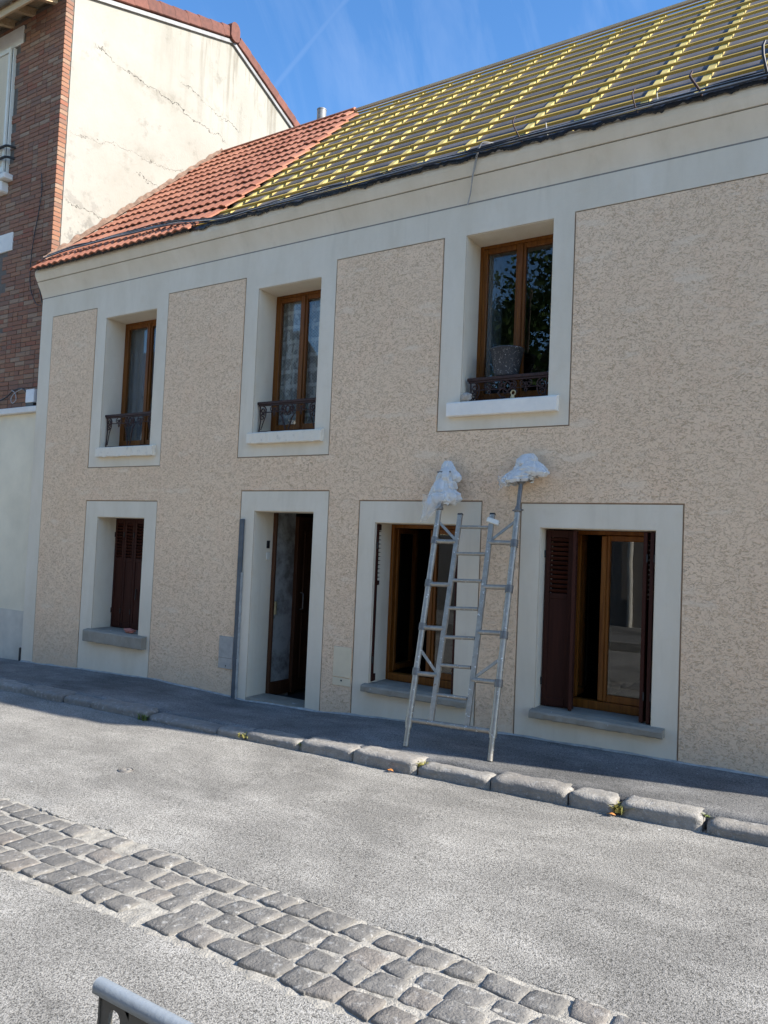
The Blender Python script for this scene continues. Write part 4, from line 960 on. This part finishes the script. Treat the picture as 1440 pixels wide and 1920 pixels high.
# ------------------------------------------------------------------ scaffold frame leaning on the wall
sf = thing('scaffold_ladder_frame', 'galvanised steel scaffold frame with ladder rungs leaning against the beige wall', 'scaffold frame', (-2.69, -0.77, 0.15))
def LP(x, z): return Vector((x, -0.765 + 0.3*(z-0.15), z))
ln_ = Vector((0, 1, -0.3)).normalized()
for (xb, zb, xt, zt, zj, side) in ((-3.045, zpave(-3.045, -0.765)+0.002, -3.136, 2.03, 0.30, -1), (-2.333, zpave(-2.333, -0.765)+0.002, -2.416, 2.02, 0.34, 1)):
    def px(z): return xb + (xt-xb)*(z-zb)/(zt-zb)
    p = MB().tube([LP(px(zj), zj), LP(xt, zt)], 0.0245, 14).build('post', 'galv', sf)
    MB().tube([LP(xb, zb), LP(px(zj+0.02), zj+0.02)], 0.0200, 14).build('spigot', 'galv', p)
    MB().tube([LP(px(zj-0.015), zj-0.015), LP(px(zj+0.02), zj+0.02)], 0.0275, 14).build('collar', 'galv', p)
    for zc in ((0.705, 1.055, 1.405, 1.762)): MB().tube([LP(px(zc-0.028), zc-0.028), LP(px(zc+0.028), zc+0.028)], 0.0315, 14).build('clamp', 'steel', p)
    MB().tube([LP(px(zj+0.01), zj+0.01), LP(px(zj+0.065), zj+0.065)], 0.0300, 14).build('clamp', 'galv', p)
    if side > 0:
        MB().tube([LP(px(2.0), 2.0), LP(px(2.29), 2.29)], 0.0185, 12).build('jack_screw', 'steel', p)
        MB().lathe([(0.024, -0.02), (0.030, -0.02), (0.033, 0.0), (0.026, 0.012), (0.020, 0.03)], LP(px(2.035), 2.035), 14).build('jack_nut', 'steel', p)
        MB().tube([LP(px(2.03)-0.045, 2.03), LP(px(2.03)+0.045, 2.035)], 0.007, 8).build('nut_handle', 'steel', p)
        MB().bbox(-2.50, -2.35, -0.165, -0.06, 2.278, 2.292, 0.003).build('base_plate', 'steel', p)
        MB().lathe([(0.020, -0.03), (0.040, -0.005)], LP(px(2.275), 2.275), 14).build('plate_gusset', 'steel', p)
    else:
        MB().tube([LP(px(2.0), 2.0), LP(px(2.36), 2.36)], 0.0185, 12).build('jack_screw', 'steel', p)
        MB().lathe([(0.024, -0.02), (0.032, -0.02), (0.034, 0.0), (0.026, 0.012), (0.020, 0.03)], LP(px(2.045), 2.045), 14).build('jack_nut', 'steel', p)
        MB().bbox(-3.20, -3.07, -0.150, -0.045, 2.352, 2.366, 0.003).build('base_plate', 'steel', p)
for (xb, zb, xt, zt) in ((-2.862, 0.365, -2.925, 1.985), (-2.556, 0.365, -2.632, 1.992)):
    rl = MB().bar(LP(xb, zb), LP(xt, zt), 0.040, 0.024, ln_).build('ladder_rail', 'galv', sf)
    MB().bar(LP(xt, zt), LP(xt-0.0004, zt+0.012), 0.042, 0.026, ln_).build('end_cap', 'blackiron', rl)
for (xa, za, xb, zb) in ((-2.921, 1.884, -2.640, 1.886), (-2.912, 1.661, -2.628, 1.668), (-2.903, 1.443, -2.620, 1.451), (-2.895, 1.221, -2.612, 1.234), (-2.884, 0.995, -2.600, 1.010), (-2.876, 0.780, -2.592, 0.791), (-2.866, 0.561, -2.582, 0.565)):
    MB().tube([LP(xa+0.012, za), LP(xb-0.012, zb)], 0.0145, 10).build('rung', 'galv', sf)
for (xa, za, xb, zb) in ((-3.122, 1.757, -2.922, 1.758), (-3.106, 1.400, -2.908, 1.404), (-3.090, 1.050, -2.894, 1.058), (-3.072, 0.695, -2.882, 0.702), (-2.618, 1.764, -2.410, 1.767), (-2.602, 1.410, -2.394, 1.418), (-2.586, 1.060, -2.378, 1.070), (-2.572, 0.705, -2.362, 0.712)):
    MB().tube([LP(xa, za), LP(xb, zb)], 0.0195, 10).build('side_rung', 'galv', sf)
for (xa, za, xb, zb) in ((-3.118, 1.925, -2.930, 1.775), (-3.078, 0.885, -2.888, 0.718), (-2.425, 1.940, -2.612, 1.780), (-2.375, 0.880, -2.560, 0.722)):
    MB().bar(LP(xa, za), LP(xb, zb), 0.022, 0.009, ln_).build('brace', 'galv', sf)
MB().tube([LP(-3.052, 0.345), LP(-2.350, 0.368)], 0.020, 12).build('bottom_rail', 'galv', sf)
# tag taped round the ladder rail
tg = MB().bbox(-0.052, 0.052, -0.024, 0.024, -0.021, 0.021, 0.006).build('paper_tag', 'paper', None); tg.location = LP(-2.618, 1.935); tg.rotation_euler = (R(-14), R(18), R(12)); tg['label'] = 'cream cardboard tag wrapped round the top of the ladder rail'; tg['category'] = 'tag'
# crumpled plastic wraps on the jacks
def wrap(name, label, tiers, seed, skirt=None):
    """crumpled film: stacked tiers (centre, radii, z0, z1, tilt) and an optional hanging skirt"""
    mb = MB(); thin = []
    for k, (c, rx, ry, z0, z1, tilt) in enumerate(tiers):
        nu, nv = 96, 26
        def f(u, v):
            a = u*2*math.pi; ca, sa = math.cos(a), math.sin(a); d = 1-v                      # d: 0 at the gathered top, 1 at the loose hem
            body = 0.42 + 0.58*math.sin(min(1.0, d*1.25)*math.pi/2)**0.8 - 0.22*max(0, d-0.8)/0.2
            pleat = N3(ca*2.6+seed, sa*2.6, k*5+d*0.8, 1.0)*0.55 + N3(ca*6+seed, sa*6, k*3+d*1.5, 1.0)*0.22
            crease = abs(N3(ca*1.8+k, sa*1.8+seed, d*5.0, 1.0))*0.30
            r = body*(0.92 + pleat*(0.25+0.75*d)) - crease*0.5*body
            if d > 0.93: r *= 1.0 + 0.12*N3(ca*9, sa*9, seed, 1.0)
            x = rx*r*ca; y = ry*r*sa
            return (c[0]+x, c[1]+y, z0+(z1-z0)*v + tilt*x + 0.030*d*N3(ca*2+seed, sa*2, k, 1.0) - 0.012*d*pleat)
        m0 = len(mb.v); mb.grid(f, nu, nv, True); thin += [0.0]*(len(mb.v)-m0)
    if skirt:
        x0, x1, y0, zt, zb = skirt; m0 = len(mb.v)
        mb.grid(lambda u, v: (x0+(x1-x0)*(u*(1-0.30*v)+0.05*v) + 0.02*N3(u*5, v*4, seed), y0 - 0.035*math.sin(u*3.1) + 0.03*N3(u*6+seed, v*3, 1), zt - (zt-zb)*v*(1-0.55*u*u) + 0.01*N3(u*9, v, seed)), 30, 24, True)
        thin += [0.62]*(len(mb.v)-m0)
    me = mb.mesh(name); at = me.attributes.new('thin', 'FLOAT', 'POINT'); at.data.foreach_set('value', thin)
    o = obj(name, me, 'plastic', None); o['label'] = label; o['category'] = 'plastic bag'; o['group'] = 'plastic wraps on the scaffold jacks'; return o
wrap('plastic_wrap', 'tall crumpled milky plastic bag over the shorter post of the scaffold frame', [((-3.135, -0.135, 0), 0.165, 0.085, 2.07, 2.22, 0.10), ((-3.145, -0.120, 0), 0.140, 0.080, 2.16, 2.32, 0.22), ((-3.125, -0.105, 0), 0.125, 0.075, 2.26, 2.40, 0.12), ((-3.13, -0.090, 0), 0.075, 0.045, 2.35, 2.46, 0.0)], 3.3, (-3.30, -3.05, -0.225, 2.16, 1.92))
wrap('plastic_wrap', 'flat crumpled white plastic bag on the taller post of the scaffold frame', [((-2.450, -0.115, 0), 0.160, 0.085, 2.265, 2.38, 0.20), ((-2.365, -0.100, 0), 0.175, 0.080, 2.32, 2.44, -0.02), ((-2.395, -0.090, 0), 0.115, 0.065, 2.39, 2.50, 0.1)], 11.7, (-2.62, -2.50, -0.15, 2.32, 2.20))

# ------------------------------------------------------------------ things on the sills
bk = thing('bucket', 'dark plaster spattered bucket standing at the upper window with the white sill', 'bucket', (-2.715, 0.150, 3.206))
bx, by, bz = -2.715, 0.150, 3.206
MB().lathe([(0.0, 0.004), (0.098, 0.0), (0.104, 0.02), (0.142, 0.235), (0.148, 0.238), (0.148, 0.250), (0.141, 0.250), (0.136, 0.238), (0.098, 0.02), (0.0, 0.016)], (bx, by, bz), 28).build('pail', 'bucket', bk)
ck = MB(); random.seed(5)
ck.grid(lambda u, v: (-3.005 + 0.055*math.cos(u*6.283)*math.sin(v*3.1416)*(1+0.4*N3(u*5, v*5, 1)), -0.028 + 0.030*math.sin(u*6.283)*math.sin(v*3.1416)*(1+0.3*N3(u*4, v*5, 2)), 3.026 - 0.038*math.cos(v*3.1416)*(1+0.35*N3(u*5, v*6, 3))), 9, 6, False)
o = ck.build('mortar_chunk', 'rubble'); o['label'] = 'broken grey mortar chunk on the end of the bright white window sill'; o['category'] = 'rubble'
rg = MB(); rg.tube([(-2.565+0.020*math.cos(a), -0.035, 3.030+0.020*math.sin(a)) for a in [2*math.pi*k/16 for k in range(17)]], 0.006, 8, False); rg.tube([(-2.572, -0.030, 2.984), (-2.572, -0.030, 3.012)], [0.020, 0.014], 10)
o = rg.build('ring_bolt', 'brass'); o['label'] = 'small dirty brass ring fitting standing on the bright white sill'; o['category'] = 'fitting'
o = MB().grid(lambda u, v: (-7.285 + 0.085*math.cos(u*6.283)*math.sin(v*3.1416)*(1+0.5*N3(u*6, v*6, 5)), 0.03 + 0.045*math.sin(u*6.283)*math.sin(v*3.1416)*(1+0.5*N3(u*5, v*6, 6)), 0.585 - 0.028*math.cos(v*3.1416)*(1+0.5*N3(u*6, v*7, 7))), 10, 7, False).build('brick_scrap', 'redscrap')
o['label'] = 'crumpled reddish scrap lying on the grey sill below the closed shutters'; o['category'] = 'scrap'

# ------------------------------------------------------------------ small things on the ground
vc = thing('valve_cover', 'small round metal valve cover set in the pale asphalt road', 'cover', (-4.444, -2.281, zroad(-4.444)))
c0 = (-4.444, -2.281, zr(-4.444, -2.281)+0.001)
MB().lathe([(0.054, -0.02), (0.054, 0.004), (0.046, 0.005), (0.045, 0.000)], c0, 24).build('rim', 'steel', vc)
MB().lathe([(0.042, -0.001), (0.040, 0.004), (0.013, 0.005), (0.012, 0.001), (0.0, 0.001)], c0, 24).build('lid', 'kerb', vc)
def weed(x, y, z, n, h, spread, label, seed, mat='weed'):
    rr = random.Random(seed); t = thing('weed_tuft', label, 'weed', (x, y, z), 'weeds in the kerb joints'); mb = MB()
    for k in range(n):
        a = rr.uniform(0, 6.283); L = h*rr.uniform(0.5, 1.1); w = 0.0035*rr.uniform(0.7, 1.7); bx_, by_ = x + rr.gauss(0, spread*0.35), y + rr.gauss(0, spread*0.22); lean = rr.uniform(0.3, 1.2)
        d = Vector((math.cos(a), math.sin(a), 0)); s_ = Vector((-d.y, d.x, 0))
        P_ = [Vector((bx_, by_, z)) + d*(lean*L*q*q) + Vector((0, 0, L*q*(1-0.35*q))) for q in (0, 0.4, 0.75, 1.0)]
        vs = []
        for q, p in enumerate(P_): ww = w*(1, 1.2, 0.8, 0.1)[q]; vs += [p-s_*ww, p+s_*ww]
        mb.add(vs, [(0, 1, 3, 2), (2, 3, 5, 4), (4, 5, 7, 6)], True)
    for k in range(n//4):
        a = rr.uniform(0, 6.283); r_ = rr.uniform(0, spread*0.5); c = Vector((x+r_*math.cos(a), y+0.6*r_*math.sin(a), z+rr.uniform(0.01, h*0.6))); u = Vector((rr.uniform(-1, 1), rr.uniform(-1, 1), 0.4)).normalized()*0.012; v_ = u.cross(Vector((0.3, 0.2, 1))).normalized()*0.006
        mb.add([c-u, c+v_, c+u, c-v_], [(0, 1, 2, 3)])
    mb.build('blades', mat, t)
M['weedyellow'] = plain('yellowing_weed', (0.33, 0.30, 0.08), 0.7, 0.4, 40)
weed(-5.60, -1.135, zroad(-5.6)+0.0, 45, 0.07, 0.08, 'dark green weed tuft at the kerb in the shade near the door', 1)
weed(-4.42, -1.120, zroad(-4.42)+0.02, 24, 0.05, 0.08, 'small dry weed in the shaded kerb joint before the door', 2, 'weedyellow')
weed(-3.82, -1.085, zroad(-3.82)+0.03, 20, 0.045, 0.06, 'weed tuft at the first sunlit kerb joint', 3)
weed(-3.30, -1.080, zroad(-3.30)+0.04, 24, 0.045, 0.06, 'weed tuft in the kerb joint before the scaffold frame', 4)
weed(-2.74, -1.075, zroad(-2.74)+0.05, 40, 0.06, 0.07, 'yellowish weed tuft on the kerb joint between the feet of the scaffold frame', 5, 'weedyellow')
weed(-1.30, -1.095, zroad(-1.30)+0.02, 55, 0.075, 0.07, 'bushy pale weed tuft in the widest kerb gap under the shuttered window', 6, 'weedyellow')
weed(-0.82, -1.03, zroad(-0.82)+0.07, 16, 0.03, 0.06, 'low weed tuft behind the nearest kerb joint', 7)
for k, (x, y, lb) in enumerate(((-2.93, -1.17, 'dry orange leaf on the road against the kerb before the scaffold frame'), (-1.34, -1.145, 'dry orange leaf at the foot of the bushy weed tuft'))):
    o = MB().grid(lambda u, v: (x-0.028+0.056*u, y-0.018*math.sin(u*3.14)+0.036*math.sin(u*3.14)*v, zr(x, y)+0.012+0.010*math.sin(u*3)+0.008*N3(u*3, v*3, k)), 6, 4).build('dry_leaf', 'leafdry'); o['label'] = lb; o['category'] = 'leaf'

# ------------------------------------------------------------------ grey barrier in the foreground
ba = thing('street_barrier', 'grey painted metal barrier end with rounded top rail in the near corner', 'barrier', (-0.5, -5.112, zroad(-0.5)))
BX0, BX1, BYc, BZ = -1.100, 0.75, -5.112, 0.944
prf = [(0.74*q, 0.74*w_) for q, w_ in [(-0.0165, -0.012), (-0.0165, 0.002), (-0.013, 0.0105), (-0.006, 0.0150), (0.002, 0.0160), (0.010, 0.0135), (0.0155, 0.007), (0.0165, -0.002), (0.0165, -0.012)]]
MB().prism([(BYc+a, BZ+b) for a, b in prf], BX0, BX1, True).build('top_rail', 'barrier', ba)
pan = MB(); PX0, PX1, PZ0, PZ1 = BX0+0.014, BX1-0.014, 0.30, BZ-0.0088; nH = 26; cw = (PX1-PX0)/nH
for h in range(nH):
    xa, xb = PX0+h*cw, PX0+(h+1)*cw; cx = (xa+xb)/2; n = 20; z_hi, z_lo = PZ1-0.016, PZ0+0.05
    for (yy, fl) in ((BYc-0.004, 0), (BYc+0.004, 1)):
        outer, inner = [], []
        for k in range(n):
            a = 2*math.pi*(k+0.5)/n; ca, sa = math.cos(a), math.sin(a); r = cw*0.20
            iz = (z_hi-r if sa > 0 else z_lo+r) + r*sa; inner.append((cx+r*ca, yy, iz))
            m_ = max(abs(ca), abs(sa)); ox = cx + (cw/2)*ca/m_; oz = (PZ1 if sa > 0 else PZ0) if abs(sa) >= abs(ca) else (iz)
            if abs(sa) < abs(ca): ox = cx + math.copysign(cw/2, ca)
            outer.append((ox, yy, oz))
        pan.add(outer+inner, [((k, (k+1) % n, n+(k+1) % n, n+k) if fl == 0 else (n+k, n+(k+1) % n, (k+1) % n, k)) for k in range(n)])
        if fl == 0: keep = inner
        else: pan.add(keep+inner, [(k, n+k, n+(k+1) % n, (k+1) % n) for k in range(n)])
pan.box(PX0-0.004, PX0, BYc-0.006, BYc+0.006, PZ0, PZ1)
pan.build('panel', 'barrierdark', ba)
for x in (PX0+0.3, PX1-0.1):
    MB().bbox(x-0.02, x+0.02, BYc+0.0045, BYc+0.035, zroad(x)-0.01, 0.80, 0.004).build('leg', 'barrier', ba)
    MB().bbox(x-0.03, x+0.03, BYc-0.25, BYc+0.25, zroad(x)-0.002, zroad(x)+0.016, 0.004).build('foot', 'barrier', ba)

# ------------------------------------------------------------------ the other side of the street, mirrored in the panes
oh = thing('opposite_house', 'grey rendered house on the far pavement across the street', 'house', (-1.0, -13.0, 0.1))
MB().box(-6.0, 8.0, -18, -10.02, 0.0, 5.4).build('wall', 'oppwall', oh)
MB().box(-6.05, 8.05, -10.03, -9.97, 0.0, 0.75).build('plinth', 'oppwall', oh)
MB().add([(-6.3, -9.7, 5.3), (8.3, -9.7, 5.3), (8.3, -14, 8.3), (-6.3, -14, 8.3), (8.3, -18.3, 5.3), (-6.3, -18.3, 5.3)], [(0, 3, 2, 1), (3, 5, 4, 2), (0, 1, 4, 5)]).build('roof', 'slate', oh)
MB().tube([(-4.3, -9.93, 0.2), (-4.3, -9.93, 5.3)], 0.055, 12).build('downpipe', 'palewall', oh)
for x in (-2.4, 0.4, 3.2): 
    for z in (1.1, 3.5): MB().box(x-0.5, x+0.5, -10.0, -9.96, z, z+1.4).build('window', 'shutwhite', oh)
gw = MB().box(-17, -6.1, -10.3, -10.0, 0, 2.0).build('garden_wall', 'oppwall'); gw['label'] = 'grey garden wall across the street beside the grey house'; gw['category'] = 'wall'
ph = thing('pale_house', 'pale house across the street beyond the garden wall', 'house', (-21, -13, 0))
MB().box(-26, -17.1, -18, -10.0, -0.2, 6.2).build('wall', 'palewall', ph); MB().add([(-26.3, -9.7, 6.1), (-16.8, -9.7, 6.1), (-16.8, -14, 9.0), (-26.3, -14, 9.0), (-16.8, -18.3, 6.1), (-26.3, -18.3, 6.1)], [(0, 3, 2, 1), (3, 5, 4, 2), (0, 1, 4, 5)]).build('roof', 'slate', ph)
def tree(x, y, h, rad, label, seed):
    rr = random.Random(seed); t = thing('street_tree', label, 'tree', (x, y, 0), 'trees behind the garden wall'); tr = MB()
    tr.tube([(x, y, -0.3), (x+0.1, y, h*0.25), (x-0.05, y+0.1, h*0.5), (x+0.1, y, h*0.8)], [0.22, 0.17, 0.12, 0.04], 10)
    for k in range(9):
        a = rr.uniform(0, 6.28); z = h*rr.uniform(0.3, 0.6); tr.tube([(x, y, z), (x+0.5*rad*math.cos(a), y+0.5*rad*math.sin(a), z+0.15*h), (x+0.9*rad*math.cos(a), y+0.9*rad*math.sin(a), z+0.25*h)], [0.07, 0.04, 0.015], 6)
    tr.build('trunk', 'bark', t); lf = MB()
    cl = [(rr.gauss(0, rad*0.45), rr.gauss(0, rad*0.45), h*0.68+rr.gauss(0, h*0.14), rr.uniform(0.5, 1.0)) for _ in range(38)]
    for k in range(int(5200*(rad/2.3)**2)):
        c = rr.choice(cl); p = Vector((x+c[0]+rr.gauss(0, 0.38*c[3]), y+c[1]+rr.gauss(0, 0.38*c[3]), c[2]+rr.gauss(0, 0.32*c[3])))
        u = Vector((rr.gauss(0, 1), rr.gauss(0, 1), rr.gauss(0, 1))).normalized(); w = u.orthogonal().normalized(); s_ = rr.uniform(0.06, 0.12)
        lf.add([p-u*s_, p+w*s_*0.5, p+u*s_, p-w*s_*0.5], [(0, 1, 2, 3)])
    lf.build('crown', 'foliage', t)
tree(-7.6, -11.8, 10.5, 3.1, 'broad leafy tree behind the garden wall next to the grey house', 11)
tree(-12.6, -12.2, 6.6, 1.9, 'smaller leafy tree behind the garden wall near the pale house', 12)
